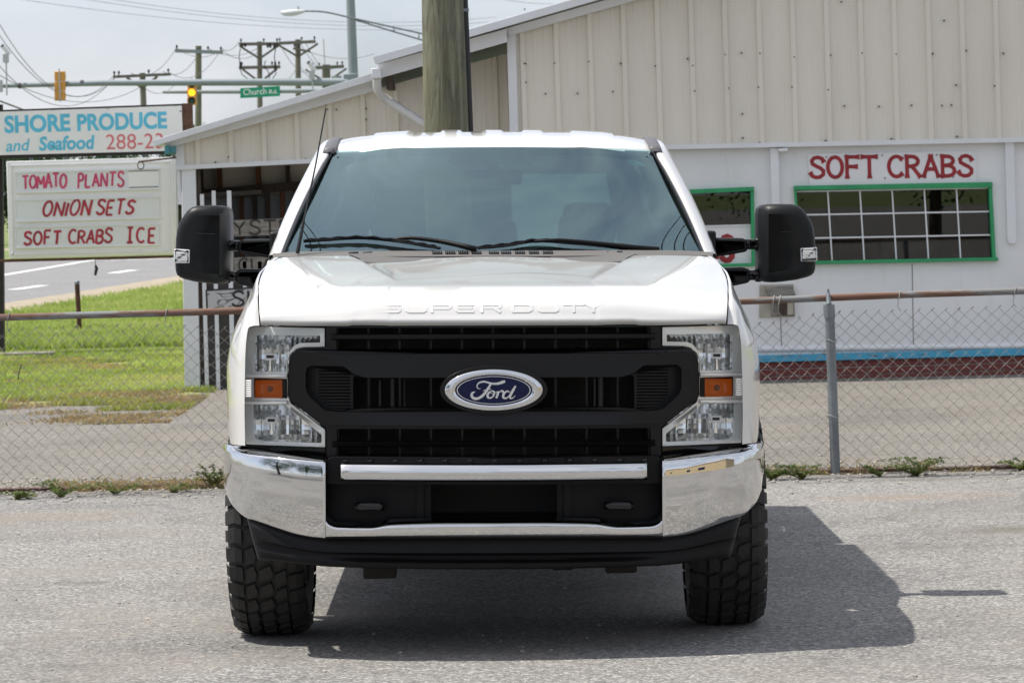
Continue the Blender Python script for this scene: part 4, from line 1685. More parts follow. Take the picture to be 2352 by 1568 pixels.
s8 = 8250 / SY
sg = empty('produce_sign', (0, SY, 0))
tag(sg, 'white roadside produce sign with blue and red lettering over a letter board', 'sign')
wquad('cabinet', [(-60, 255), (436, 238), (438, 352), (-60, 366)], SY + .005, SY + .30, 'sign_dark', sg, SY)
wquad('post', [(-20, 240), (4, 240), (9, 830), (-14, 830)], SY + .32, SY + .44, 'sign_dark', sg, SY)
wquad('post', [(418, 238), (441, 237), (452, 840), (429, 840)], SY - .0, SY + .12, 'rusty_brown', sg, SY)
face = wquad('sign_face', [(-55, 259), (417, 243), (421, 346), (-55, 358)], SY - .02, SY + .003, 'sign_white', sg, SY)
H_ = lambda px: px / s8
t = font_mesh('SHORE', 0, 1, 0, H_(41), .003, .036)
warp_text(t, 11, 307, 162, 302, SY - .02, SY, 'sign_lettering', 'sky_blue_paint', face)
t = font_mesh('PRODUCE', 0, 1, 0, H_(40), .003, .036)
warp_text(t, 178, 302, 384, 296, SY - .02, SY, 'sign_lettering', 'sky_blue_paint', face)
t = font_mesh('and', 0, 1, 0, H_(27), .003, .012, .22)
warp_text(t, 14, 349, 70, 346, SY - .02, SY, 'sign_lettering', 'sky_blue_paint', face)
t = font_mesh('Seafood', 0, 1, 0, H_(33), .003, .03, .12)
warp_text(t, 90, 347, 218, 343, SY - .02, SY, 'sign_lettering', 'sky_blue_paint', face)
t = font_mesh('288-23', 0, 1, 0, H_(35), .003, 0.0)
warp_text(t, 244, 344, 375, 341, SY - .02, SY, 'sign_lettering', 'faded_red', face)
bolt = MB()
for (u, v) in ((125, 252), (248, 249), (404, 243), (415, 256)):
    q = wp(u, v, SY)
    bolt.tube([(q[0], -.03, q[1]), (q[0], .0, q[1])], .010, 6)
bolt.build('bolt_heads', 'screw_grey', face)
# letter board cabinet
cab2 = wquad('letter_board', [(14, 371), (397, 361), (401, 583), (21, 594)], SY - .06, SY + .22, 'sign_white', sg, SY, bevel=.01)
wquad('board_side', [(397.5, 362), (403, 363), (405, 583), (401.5, 584)], SY - .05, SY + .22, 'trim_white', sg, SY)
wquad('board_beam', [(-20, 597), (402, 586), (402, 592), (-20, 603)], SY - .02, SY + .12, 'rusty_brown', sg, SY)
for q in ([(24, 380), (391, 370), (391.5, 373), (24, 383)], [(24, 583), (394, 574), (394, 577), (24, 586)], [(24, 382), (27, 382), (31, 585), (28, 585)], [(388, 372), (391, 372), (394, 575), (391, 575)]):
    wquad('face_frame', q, SY - .075, SY - .061, 'trim_white', sg, SY)
TRK = ((398, 388, 441, 431), (461, 453, 507, 498), (523, 516, 567, 560))
for i, (va, vb, vc, vd) in enumerate(TRK):
    wquad('letter_strip', [(38, va), (366, vb), (367, vd), (39, vc)], SY - .075, SY - .062, 'sign_panel', sg, SY)
    wquad('letter_track', [(36, va - 2.5), (368, vb - 2.5), (368, vb), (36, va)], SY - .088, SY - .0625, 'trim_white', sg, SY)
    wquad('letter_track', [(37, vc), (369, vd), (369, vd + 3.5), (37, vc + 3.5)], SY - .088, SY - .0625, 'trim_white', sg, SY)
wquad('blank_card', [(295, 394), (364, 391), (364, 429), (296, 431)], SY - .080, SY - .0755, 'sign_white', sg, SY)
for q in ([(295, 393.5), (363, 391), (363, 392.2), (295, 394.7)], [(296, 430), (364, 428), (364, 429.2), (296, 431.2)]):
    wquad('card_edge', q, SY - .084, SY - .0805, 'sign_dark', sg, SY)


def hand(text, ua, va, ub, vb, hpx, wpx, mat, **kw):
    t = stroke_text(text, 0, H_(ub - ua), 0, H_(hpx), H_(wpx), .002, jitter=.10, **kw)
    L = H_(ub - ua)
    t.v = [(x / L, y, z) for x, y, z in t.v]
    warp_text(t, ua, va, ub, vb, SY - .0765, SY, 'board_lettering', mat, sg, lean=0.03)


hand('TOMATO', 52, 434, 153, 429, 31, 5.0, 'pink_paint', slant=.05, gap=.12)
hand('PLANTS', 180, 431, 284, 427, 31, 5.0, 'pink_paint', slant=.05)
hand('ONION', 100, 496, 208, 494, 32, 5.5, 'crimson_paint', slant=.22)
hand('SETS', 224, 494, 308, 491, 32, 5.5, 'crimson_paint', slant=.22)
hand('SOFT', 56, 562, 140, 559, 32, 5.5, 'crimson_paint', slant=.08)
hand('CRABS', 158, 559, 257, 558, 32, 5.5, 'crimson_paint', slant=.06, gap=.16)
hand('JCE', 292, 557, 356, 556, 33, 5.5, 'crimson_paint', slant=.04, gap=.3)
cl = MB()
q0 = Vector((wp(219, 593, SY)[0], 0, wp(219, 593, SY)[1]))
cl.tube([q0, q0 + Vector((0, 0, -.08))], .004, 5)
cl.tube([q0 + Vector((0, 0, -.08)), q0 + Vector((.012, 0, -.12)), q0 + Vector((-.008, 0, -.20))], [.012, .022, .016], 6)
cl.build('dangling_clip', 'cable_black', sg)
wb = MB()
for uu in (70, 150, 250, 330):
    q = wp(uu, 366, SY)
    wb.box(q[0] - .02, q[0] + .02, .02, .10, q[1] - .06, q[1] + .06)
wb.build('hanger', 'galvanised', sg)

# rusty pipe standing in the grass, low kerb stop, stray stake
g = ground(184, 776)
pp_ = MB()
top = at(177, 652, g.y)
pp_.tube([(g.x, g.y, -.05), (top.x, top.y, top.z)], .033, 12)
o = pp_.build('pipe_post', 'rusty_brown', smooth=60)
cp = MB()
cp.lathe([(.036, 0), (.036, .03), (.022, .05), (0.0, .056)], 12, 'z', (top.x, top.y, top.z - .005))
cp.build('pipe_cap', 'galvanised', o, smooth=60)
tag(o, 'short rusty upright pipe with rounded cap standing in the lawn', 'post')
g0, g1 = ground(-40, 826), ground(134, 818)
ks = MB()
ks.box(g0.x, g1.x, g0.y - .0, g0.y + .28, -.02, .07)
o = ks.build('concrete_slab', 'weathered_wood', bevel=.012)
tag(o, 'flat weathered slab lying in the grass below the produce sign', 'slab')
g = ground(41, 880)
stk = MB()
stk.tube([(g.x, g.y, 0), (g.x + .012, g.y, .10), (g.x + .04, g.y, .19)], .006, 6)
o = stk.build('stake', 'cable_black')
tag(o, 'thin black stake poking out of the grass', 'stake')

# ================================================================== TRAFFIC SIGNALS AND STREET LIGHT
T1 = 124.0
tp = empty('signal_mast', (at(811, 300, T1).x, T1, 0))
tag(tp, 'tall pale steel signal mast with long horizontal arm', 'signal mast')
tx = at(811, 300, T1).x


def rel(u, v, Y, root):
    q = at(u, v, Y)
    return Vector((q.x - root.location.x, q.y - root.location.y, q.z))


mb = MB()
a = rel(803, -60, T1, tp)
mb.tube([(.10, 0, 0), rel(812, 185, T1, tp), a], [.22, .17, .145], 14)
mb.build('mast', 'mast_steel', tp, smooth=60)
mb = MB()
mb.tube([rel(800, 189, T1 - .2, tp), rel(640, 189, T1 - .2, tp), rel(240, 191, T1 - .2, tp), rel(-60, 199, T1 - .2, tp)], [.145, .13, .105, .075], 12)
mb.build('arm', 'mast_steel', tp, smooth=60)
mb = MB()
q = rel(806, 183, T1, tp)
mb.box(q.x - .25, q.x + .25, -.3, .3, q.z - .2, q.z + .2)
mb.build('arm_clamp', 'mast_steel', tp, bevel=.03)
for (u, v) in ((46, 197), (189, 191)):
    c = MB()
    q = rel(u, v, T1 - .2, tp)
    c.tube([q + Vector((-.06, 0, 0)), q + Vector((.06, 0, 0))], .10, 10)
    c.build('arm_band', 'cable_black', tp)
S1 = 8250 / T1


def camera_unit(u, v, name, label, vb):
    q = at(u, v, T1 - .2)
    e = empty('traffic_camera', (q.x, q.y, q.z))
    tag(e, label, 'camera', 'traffic cameras on the mast arm')
    c = MB()
    qb = at(u + 2, vb, T1 - .2)
    c.tube([(0, -.13, 0), (qb.x - q.x, -.13, qb.z - q.z)], .03, 6)
    c.build('bracket_pole', 'grey_box', e)
    c = MB()
    c.tube([(-.10, -.2, .32), (.10, -.05, .05)], .075, 8)
    c.build('camera_body', 'trim_white', e, smooth=60)
    c = MB()
    c.box(-.10, .10, -.25, -.14, -.25, .05)
    c.build('mount_box', 'grey_box', e, bevel=.01)
    c = MB()
    c.tube([(-.12, -.215, .345), (-.10, -.2, .32)], .07, 8)
    c.build('camera_lens', 'cable_black', e)


camera_unit(15, 128, 'a', 'traffic camera on the free end of the signal arm', 220)
camera_unit(717, 166, 'b', 'white traffic camera on the signal arm beside the mast', 205)


def signal(u, v0, v1, Y, back, lit, label):
    """three-section signal head between image rows v0 (top) and v1 (bottom)"""
    top, bot = at(u, v0, Y), at(u, v1, Y)
    h = top.z - bot.z
    e = empty('traffic_signal', ((top.x + bot.x) / 2, Y, bot.z))
    tag(e, label, 'traffic light', 'traffic signals over the road')
    sh = (top.x - bot.x) / h
    b_ = MB()
    w = h * .18
    for k in range(3):
        z0, z1 = h * k / 3 + .006, h * (k + 1) / 3 - .006
        xo = sh * ((z0 + z1) / 2 - h / 2)
        s_ = MB()
        s_.box(xo - w, xo + w, -.10, .10, z0, z1)
        sec = s_.build('signal_section', 'signal_yellow', e, bevel=.02)
        zc = (z0 + z1) / 2
        lens = MB()
        sd = 1 if back else -1
        lens.lathe([(0, sd * .13), (w * .5, sd * .125), (w * .8, sd * .105), (w * .82, sd * .098)], 18, 'y', (xo, 0, zc))
        mats = ['lamp_off_green', 'amber_lamp' if lit else 'lamp_off_red', 'lamp_off_red']
        lens.build('lens', mats[k], sec, smooth=60)
        vz = MB()
        n = 14
        for i in range(n + 1):
            a = R(-20 + 220 * i / n)
            L = .20
            for (rr_, yy) in ((w * .92, .098), (w * .92, .098 + L)):
                vz.v.append((xo + rr_ * math.cos(a), sd * yy, zc + rr_ * math.sin(a)))
        for i in range(n):
            vz.f.append((2 * i, 2 * i + 2, 2 * i + 3, 2 * i + 1))
        ob('visor', vz.v, vz.f, 'signal_yellow', sec)
    st = MB()
    sgn = .13 if back else .13
    st.box(-.022, .022, -sgn if back else .10, (-.101 if back else sgn), -.04, h + .08)
    st.build('strap', 'grey_box', e)
    return e


signal(138, 164, 232, T1 - .42, True, False, 'yellow traffic signal seen from the back on the long arm')
T2 = 150.0
signal(441, 184, 242, T2 - .3, False, True, 'traffic signal with its amber lamp lit')
T2m = empty('signal_mast', (at(760, 300, T2).x, T2, 0))
tag(T2m, 'farther signal mast whose thin arm carries the street name', 'signal mast')
mb = MB()
mb.tube([rel(780, 208, T2, T2m), rel(560, 211, T2, T2m), rel(374, 212, T2, T2m)], [.10, .09, .065], 10)
mb.build('arm', 'mast_steel', T2m, smooth=60)
mb = MB()
mb.tube([(.36, 0, 0), rel(776, 175, T2, T2m)], [.2, .16], 12)
mb.build('mast', 'mast_steel', T2m, smooth=60)
ns = empty('street_name_sign', (at(597, 212, T2 - .2).x, T2 - .2, at(597, 224, T2 - .2).z))
tag(ns, 'green street name sign reading Church Rd. on the thin arm', 'sign')
lp = [(lambda q: (q[0] - ns.location.x, q[1] - ns.location.z))(wp(u, v, T2 - .2)) for u, v in ((552, 203), (643, 198), (643, 221), (552, 226))]
pn = plate('sign_plate', [lp], -.02, .02, 'street_green', ns)
s2 = 8250 / (T2 - .2)
for (tx_, ua, va, ub, vb, hh) in (('Church', 559, 219.5, 612, 216.5, 14.5), ('Rd.', 618, 216.5, 638, 215.5, 10)):
    t = font_mesh(tx_, 0, 1, 0, hh / s2, .004, .01)
    a, b2 = Vector(wp(ua, va, T2 - .2)), Vector(wp(ub, vb, T2 - .2))
    ex = b2 - a
    vv = [(a.x + ex.x * x - ns.location.x, -.021 + y, a.y + ex.y * x + z - ns.location.z) for x, y, z in t.v]
    ob('sign_lettering', vv, t.f, 'letter_white', pn)
hg = MB()
hg.box(-.6, -.55, 0.02, .1, .05, .25)
hg.box(.55, .6, 0.02, .1, .05, .25)
hg.build('sign_bracket', 'grey_box', ns)
gb_ = plate('grey_panel', [[wp(-30, 186, T1 - .3), wp(6, 184, T1 - .3), wp(7, 212, T1 - .3), wp(-30, 214, T1 - .3)]], T1 - .32, T1 - .28, 'grey_box')
tag(gb_, 'small blank grey panel hung at the tip of the signal arm', 'panel')

# cobra-head street light
L1 = 115.0
sl_ = empty('street_light', (at(1040, 300, L1).x, L1, 0))
tag(sl_, 'cobra head street light on a trussed steel arm', 'street light')
mb = MB()
mb.tube([(0.3, 0, 0), rel(1035, 60, L1, sl_)], [.14, .10], 12)
mb.build('lamp_pole', 'galvanised', sl_, smooth=60)
mb = MB()
mb.tube(catmull([rel(u, v, L1, sl_) for u, v in ((697, 26), (745, 28), (800, 40), (880, 58), (1034, 92))], 4), .028, 8)
mb.tube([rel(805, 43, L1, sl_), rel(900, 72, L1, sl_), rel(1034, 112, L1, sl_)], .024, 8)
for (u, v0, v1) in ((847, 50, 58), (905, 63, 74), (962, 76, 91)):
    mb.tube([rel(u, v0, L1, sl_), rel(u, v1, L1, sl_)], .018, 6)
mb.build('lamp_arm', 'galvanised', sl_, smooth=60)
q = rel(672, 28, L1, sl_)
lm = MB()
hd_ = [(-.40, .02, .0), (-.36, .06, -.01), (-.22, .12, -.03), (0, .135, -.02), (.22, .10, .0), (.36, .06, .015), (.40, .03, .02)]
rows = []
for (xx, rr_, zz) in hd_:
    rows.append([(q.x + xx, q.y + rr_ * math.cos(a), q.z + zz + rr_ * .75 * math.sin(a) * (1.0 if math.sin(a) > 0 else 1.15)) for a in np.linspace(0, 2 * math.pi, 15)])
gridmesh('lamp_head', dense(rows, 1, 3), 'lamp_glass', sl_, smooth=80)
pc = MB()
pc.tube([(q.x + .18, q.y, q.z + .08), (q.x + .18, q.y, q.z + .17)], .035, 8)
pc.build('photocell', 'grey_box', sl_)

# ================================================================== DISTANT POWER POLES
def power_pole(name, Y, u, vt, base_u, arms, label, mat='far_pole_wood', r=.15, extra=None):
    top = at(u, vt, Y)
    e = empty('power_pole', (top.x, Y, 0))
    tag(e, label, 'power pole', 'power poles along the road')
    lean = at(base_u, 700, Y)
    k_ = (lean.x - top.x) / (top.z - lean.z)
    mb = MB()
    mb.tube([(k_ * top.z, 0, 0), (0, 0, top.z)], [r * 1.25, r], 10)
    mb.build('shaft', mat, e, smooth=60)
    S = 8250 / Y
    for (ua, va, ub, vb, th, brace, amat, ins) in arms:
        a, b2 = rel(ua, va, Y - .2, e), rel(ub, vb, Y - .2, e)
        m_ = MB()
        ax = MB()
        ax.hexa([a + Vector((0, -.05, -th)), b2 + Vector((0, -.05, -th)), b2 + Vector((0, -.05, th)), a + Vector((0, -.05, th))],
                [a + Vector((0, .05, -th)), b2 + Vector((0, .05, -th)), b2 + Vector((0, .05, th)), a + Vector((0, .05, th))])
        ar = ax.build('crossarm', amat, e)
        for t in ins:
            p = a.lerp(b2, t)
            i_ = MB()
            i_.lathe([(.018, 0), (.02, .06), (.045, .07), (.055, .10), (.035, .12), (.045, .14), (.02, .17), (0, .18)], 8, 'z', (p.x, p.y, p.z + th))
            i_.build('insulator', 'sign_dark', ar, smooth=60)
        if brace:
            mid = (a + b2) / 2
            px_ = 0.0
            b_ = MB()
            zz = a.lerp(b2, .5).z
            for sd in (-1, 1):
                b_.tube([(px_ + sd * brace[0], -.2, zz - th), (px_ + sd * .05, -.15, zz - brace[1])], .05, 6)
            b_.build('brace', amat, e)
    if extra:
        extra(e, Y)
    return e


power_pole('A', 140, 327, 168, 346, [(260, 177, 392, 171, .055, (.6, .45), 'far_pole_wood', (.02, .10, .62, .96))], 'dark power pole with single sagging crossarm above the produce sign', 'far_pole_wood', .115)
power_pole('B', 152, 456, 106, 454, [(402, 117, 512, 121, .075, None, 'mast_steel', (.04, .69, .96))], 'greenish power pole with pale steel crossarm', 'pole_wood', .13)


def cex(e, Y):
    m_ = MB()
    for (u, v0, v1) in ((552, 112, 150), (610, 140, 160), (633, 112, 150)):
        m_.tube([rel(u, v0, Y - .25, e), rel(u - 3, (v0 + v1) / 2, Y - .25, e), rel(u, v1, Y - .25, e)], .02, 5)
    for (u, v0, v1) in ((556, 101, 108), (563, 101, 108), (615, 101, 110), (621, 101, 110), (630, 101, 110), (636, 101, 110)):
        m_.tube([rel(u, v0, Y - .28, e), rel(u, v1, Y - .28, e)], .055, 6)
    for (u, v0, v1) in ((552, 142, 160), (632, 142, 160)):
        m_.tube([rel(u, v0, Y - .28, e), rel(u, v1, Y - .28, e)], .05, 6)
    for pts in (((552, 160), (556, 172), (575, 186)), ((633, 160), (634, 170), (622, 187)), ((612, 157), (618, 170), (620, 187))):
        m_.tube([rel(u, v, Y - .25, e) for u, v in pts], .02, 5)
    m_.build('switchgear', 'sign_dark', e)


power_pole('C', 156, 596, 96, 600, [(549, 102, 641, 101, .07, (.85, .6), 'far_pole_wood', (.05, .62, .95)), (549, 156, 644, 154, .07, (.75, .62), 'far_pole_wood', (.07, .80, .97))], 'tall power pole with two braced crossarms and switchgear behind the street name', 'far_pole_wood', .11, cex)
power_pole('D', 160, 684, 91, 690, [(641, 100, 725, 96, .07, (.9, .6), 'far_pole_wood', (.02, .62, .97)), (673, 112, 712, 119, .05, None, 'far_pole_wood', (.1,))], 'power pole with single crossarm next to the two-armed pole', 'far_pole_wood', .12)


def eex(e, Y):
    m_ = MB()
    m_.tube([rel(743, 90, Y, e), rel(746, 152, Y, e)], .025, 5)
    m_.build('whip_antenna', 'grey_box', e)


power_pole('E', 175, 749, 149, 751, [(714, 157, 790, 153, .08, (1.0, .7), 'far_pole_wood', (.05, .25, .8, .95))], 'short looking power pole with antenna beside the signal mast', 'far_pole_wood', .2, eex)


def wire(pts, Y, sag, label, r=.012, name='power_line'):
    (u0, v0), (u1, v1) = pts
    Y0, Y1 = Y if isinstance(Y, tuple) else (Y, Y)
    a, b2 = at(u0, v0, Y0), at(u1, v1, Y1)
    P = []
    for i in range(17):
        t = i / 16
        q = a.lerp(b2, t)
        q.z -= sag * 4 * t * (1 - t)
        P.append(q)
    mb = MB()
    mb.tube(P, r, 4)
    o = mb.build(name, 'line_grey')
    tag(o, label, 'power line', 'overhead power lines')


for a_, Y_, sg2, lb in (
    (((-30, 5), (262, 173)), (110, 140), 1.7, 'upper long power line swooping down to the dark sagging-arm pole'),
    (((-30, 38), (275, 168)), (110, 140), 1.6, 'middle long power line swooping down to the dark sagging-arm pole'),
    (((-30, 118), (265, 176)), (110, 140), 1.4, 'lower power line reaching the near arm tip of the dark sagging-arm pole'),
    (((-30, 155), (322, 201)), (110, 140), 0.8, 'power line tied to the shaft of the dark sagging-arm pole below its arm'),
    (((300, 168), (405, 110)), (140, 152), .5, 'power line climbing from dark pole to the near tip of the pale steel crossarm'),
    (((375, 165), (455, 125)), (140, 152), .4, 'power line from dark pole to the middle of the greenish pole'),
    (((390, 168), (508, 113)), (140, 152), .6, 'power line from dark pole to the far tip of the pale steel crossarm'),
    (((405, 110), (509, 115)), (152, 153), .35, 'power line draped along the pale steel crossarm'),
    (((508, 112), (549, 97)), (152, 156), .2, 'short power line from pale crossarm up to the two-armed pole'),
    (((479, 112), (590, 112)), (152, 156), .3, 'power line from pale crossarm to the shaft of the two-armed pole'),
    (((509, 115), (596, 118)), (152, 156), .35, 'slack power line between pale crossarm and two-armed pole'),
    (((641, 98), (725, 160)), (156, 175), .6, 'power line falling from two-armed pole to the short pole'),
    (((690, 100), (770, 156)), (160, 175), .5, 'power line from single-crossarm pole down to the short pole'),
    (((700, 116), (860, 124)), (160, 180), .3, 'level power line leaving the single-crossarm pole behind the steel mast'),
    (((636, 186), (686, 148)), (160, 160), .3, 'guy line slanting up to the single-crossarm pole'),
    (((688, 150), (740, 180)), (160, 175), .3, 'guy line slanting down from the single-crossarm pole'),
    (((330, 201), (400, 196)), (140, 160), .3, 'short cable leaving the shaft of the dark sagging-arm pole'),
    (((700, 96), (800, 180)), (160, 177), .6, 'power line from the crossarm tip of the single-crossarm pole past the short pole')):
    wire(a_, Y_, sg2, lb)
for a_, Y_, lb in ((((40, -2), (1140, 62)), (150, 190), 'faint high power line, lowest of three crossing above the street light'),
                   (((190, -2), (1140, 50)), (150, 190), 'faint high power line, middle of three crossing above the street light'),
                   (((225, -6), (1140, 40)), (150, 190), 'faint high power line, highest of three crossing above the street light'),
                   (((1140, -4), (1300, 9)), (150, 160), 'faint power line touching the roof edge beside the wooden pole')):
    wire(a_, Y_, .6 if Y_[1] > 170 else .1, lb, .010)
wire(((-20, 225), (60, 255)), (110, 120), .0, 'thick dark cable behind the top edge of the produce sign', .03)

# ================================================================== DISTANT TREES
def tree(x, Y, h, wr, label, seed, grp='trees beyond the road'):
    r = np.random.default_rng(seed)
    e = empty('tree', (x, Y, 0))
    tag(e, label, 'tree', grp)
    t = MB()
    t.tube([(0, 0, -.1), (.05, 0, h * .25), (.0, .1, h * .55), (.1, 0, h * .85)], [.22, .17, .11, .03], 8)
    for k in range(7):
        a = k * 2.4
        z0 = h * (.25 + .07 * k)
        t.tube([(0, 0, z0), (math.cos(a) * wr * .4, math.sin(a) * wr * .4, z0 + h * .10), (math.cos(a) * wr * .75, math.sin(a) * wr * .75, z0 + h * .16)], [.07, .045, .015], 6)
    t.build('trunk', 'dark_wood', e, smooth=60)
    n = 9000
    cl = r.normal(0, 1, (60, 3))
    cl /= np.linalg.norm(cl, axis=1)[:, None]
    cl *= (r.random((60, 1)) ** .4)
    cen = cl * np.array([wr, wr, h * .38]) + np.array([0, 0, h * .58])
    P = cen[r.integers(0, 60, n)] + r.normal(0, 1, (n, 3)) * wr * .16
    P[:, 2] = np.maximum(P[:, 2], h * .08)
    d1 = r.normal(0, 1, (n, 3))
    d1 /= np.linalg.norm(d1, axis=1)[:, None]
    d2 = np.cross(d1, r.normal(0, 1, (n, 3)))
    d2 /= np.linalg.norm(d2, axis=1)[:, None]
    s = r.uniform(.05, .11, (n, 1))
    V = np.stack([P - d1 * s, P + d2 * s * .6, P + d1 * s, P - d2 * s * .6], 1).reshape(-1, 3)
    o = ob('crown', V, [(4 * i, 4 * i + 1, 4 * i + 2, 4 * i + 3) for i in range(n)], 'tree_leaf', e)
    tag(o, kind='stuff')


tree(at(-20, 400, 165).x, 165, 5.6, 2.0, 'dark green tree beyond the road beside the sign post', 1)
tree(at(95, 400, 175).x, 175, 5.2, 2.4, 'rounded green tree beyond the road behind the letter board', 2)
tree(at(250, 400, 180).x, 180, 4.6, 2.2, 'low green tree beyond the road between sign and building', 3)
tree(at(405, 400, 170).x, 170, 5.4, 2.2, 'dark tree seen in the gap between sign and building', 4)

for i_, (tx_, ty_, th_, lb) in enumerate(((-40, 170, 8, 'tall green tree beyond the road, first past the sign'), (-52, 180, 9, 'wide green tree beyond the road, second past the sign'), (-66, 172, 8, 'green tree beyond the road, third past the sign'), (-80, 185, 9.5, 'tallest green tree beyond the road, far past the sign'))):
    tree(tx_, ty_, th_, 4.2, lb, 40 + i_)

# ================================================================== BUILDING ACROSS THE LOT (shows in the chrome)
tb = empty('tan_building', (13.5, -6, 0))
tag(tb, 'long tan stucco building facing the truck across the lot', 'building')
simple('tan_stucco', (0.46, 0.36, 0.22), 0.9, var=0.1, vscale=2)
q = MB()
q.box(0, 8, -14, 15, -.1, 4.2)
q.build('wall', 'tan_stucco', tb)
q = MB()
q.box(-.25, 8.2, -14.3, 15.3, 4.2, 4.5)
q.build('roof', 'trim_white', tb)
for yy in (-11, -6, -1, 4, 9):
    q = MB()
    q.box(-.05, .05, yy, yy + 1.6, 1.0, 2.4)
    wn_ = q.build('window', 'gloss_black', tb)
    q = MB()
    q.box(-.07, -.051, yy - .08, yy + 1.68, .92, 1.0)
    q.box(-.07, -.051, yy - .08, yy + 1.68, 2.4, 2.48)
    q.build('window_frame', 'trim_white', wn_)

# trees across the street behind the viewer (they show in the chrome and the shop windows)
for i_, (tx_, ty_, th_, lb) in enumerate(((-12.5, 6, 8.5, 'broad tree beside the lot, nearest the driver side of the truck'), (-12, -2, 9.5, 'tall tree beside the lot, second from the tan building side'), (-11, -11, 8.0, 'smaller tree at the corner of the lot'),
                                     (2, -52, 9.0, 'round tree across the street facing the truck'), (8, -50, 8.5, 'bushy tree across the street reflected in the shop window'), (14, -52, 9.5, 'tall tree across the street behind the tan building'), (20, -49, 8.5, 'low spreading tree across the street past the tan building'))):
    tree(tx_, ty_, th_, 3.4, lb, 20 + i_, 'trees across the street')

# ================================================================== PICKUP TRUCK
TY = 13.5
PHI = R(1.15)
anchor = at(1134, 895, TY)
truck = empty('pickup_truck', (anchor.x, TY, 0), (0, 0, 0.0054))
tag(truck, 'white heavy-duty pickup truck with black grille and chrome bumper facing forward', 'pickup truck')
cP, sP = math.cos(PHI), math.sin(PHI)
ZP = 1.02


def X(p):
    x, y, z = p
    z -= ZP
    return Vector((x * cP + z * sP, y, -x * sP + z * cP + ZP))


def S(dy):
    return F / (TY + dy)


def T(h, v, dy):
    """half-width in pixels from the truck axis, pixel row, depth behind the bumper -> truck local (no lean)"""
    s = S(dy)
    return Vector((h / s, dy, CAMH + (450.0 - v) / s))


def TX(h, v, dy):
    return X(T(h, v, dy))


def tz(h, v, dy):
    p = T(h, v, dy)
    return (p.x, p.z)


def pgrid(name, rows, mat, parent=truck, nu=3, nv=3, smooth=35, sign=1, solid=0.0):
    """rows of (h, v, dy) control points, smoothly resampled"""
    P = [[TX(h * sign, v, d) for h, v, d in row] for row in rows]
    D = dense(np.array([[tuple(p) for p in r] for r in P]), nu, nv)
    return gridmesh(name, D, mat, parent, smooth=smooth, solid=solid)


def mirror_row(half):
    """half: list of (h, v, dy) from h=0 outwards -> full row"""
    return [(-h, v, d) for h, v, d in reversed(half) if h > 0] + list(half)


def tplate(name, loops, y0, y1, mat, parent=truck, dref=None, yfun=None, bevel=0.0, smooth=None):
    """loops in (h, v) pixels taken at depth dref"""
    dref = y0 if dref is None else dref
    lps = [[tz(h, v, dref) for h, v in lp] for lp in loops]
    return plate(name, lps, y0, y1, mat, parent, yfun=yfun, bevel=bevel, xf=lambda c: X(c), smooth=smooth)


def sym(half):
    """closed symmetric loop from a half outline running from the top centre to the bottom centre"""
    return list(half) + [(-h, v) for h, v in reversed(half) if h > 0]


# ---------------------------------------------------------------- hood
hood_half = []
hv = [  # (dy, centre v, recess edge h, recess depth px, crease (h, v), shut (dy, h, v))
    (.150, 746, 0, 0, (330, 745), (.225, 536, 745)),
    (.128, 736, 0, 0, (330, 735.5), (.205, 537, 737)),
    (.140, 722, 0, 0, (320, 722), (.210, 538, 727)),
    (.165, 697, 0, 0, (315, 698), (.235, 539, 711)),
    (.215, 676, 0, 0, (322, 678), (.285, 540, 693)),
    (.330, 658, 0, 0, (355, 662), (.390, 540, 677)),
    (.500, 645, 225, 0.8, (392, 648), (.560, 540, 663)),
    (.700, 629, 246, 3.5, (425, 633), (.740, 539, 648)),
    (.950, 612, 275, 5.5, (458, 616), (.97, 534, 630)),
    (1.200, 595, 303, 6.5, (480, 600), (1.22, 522, 608)),
    (1.360, 586, 322, 6, (484, 589), (1.40, 503, 589)),
]
rows = []
for (dy, vc, rh, rd, (ch, cv), (sd, sh, sv)) in hv:
    r_ = rh if rh else 235
    d_ = rd if rh else 0
    plan = lambda h: (sd - dy) * (h / sh) ** 2.4
    half = [(0, vc + d_ * .45, dy), (60, vc + d_ * .5, dy + plan(60)), (130, vc + d_ * .8, dy + plan(130)), (r_ - 9, vc + d_, dy + plan(r_ - 9)), (r_ + 1, vc + .3, dy + plan(r_)), (r_ + 10, vc - .4, dy + plan(r_)),
            ((r_ + ch) / 2 + 6, (vc + cv) / 2 - 1.0, dy + plan((r_ + ch) / 2)), (max(ch, r_ + 40) - 5, cv - .4, dy + plan(ch)), (max(ch, r_ + 40) + 5, cv + 1.2, dy + plan(ch)),
            ((max(ch, r_ + 40) + sh) / 2 + 4, (cv + sv) / 2 + 1.0, (dy + plan(ch) + sd) / 2), (sh - 10, sv - 1.5, sd - .004), (sh - 2, sv, sd)]
    rows.append(mirror_row(half))
hood = pgrid('hood', rows, 'white_paint', nu=3, nv=4, smooth=60)
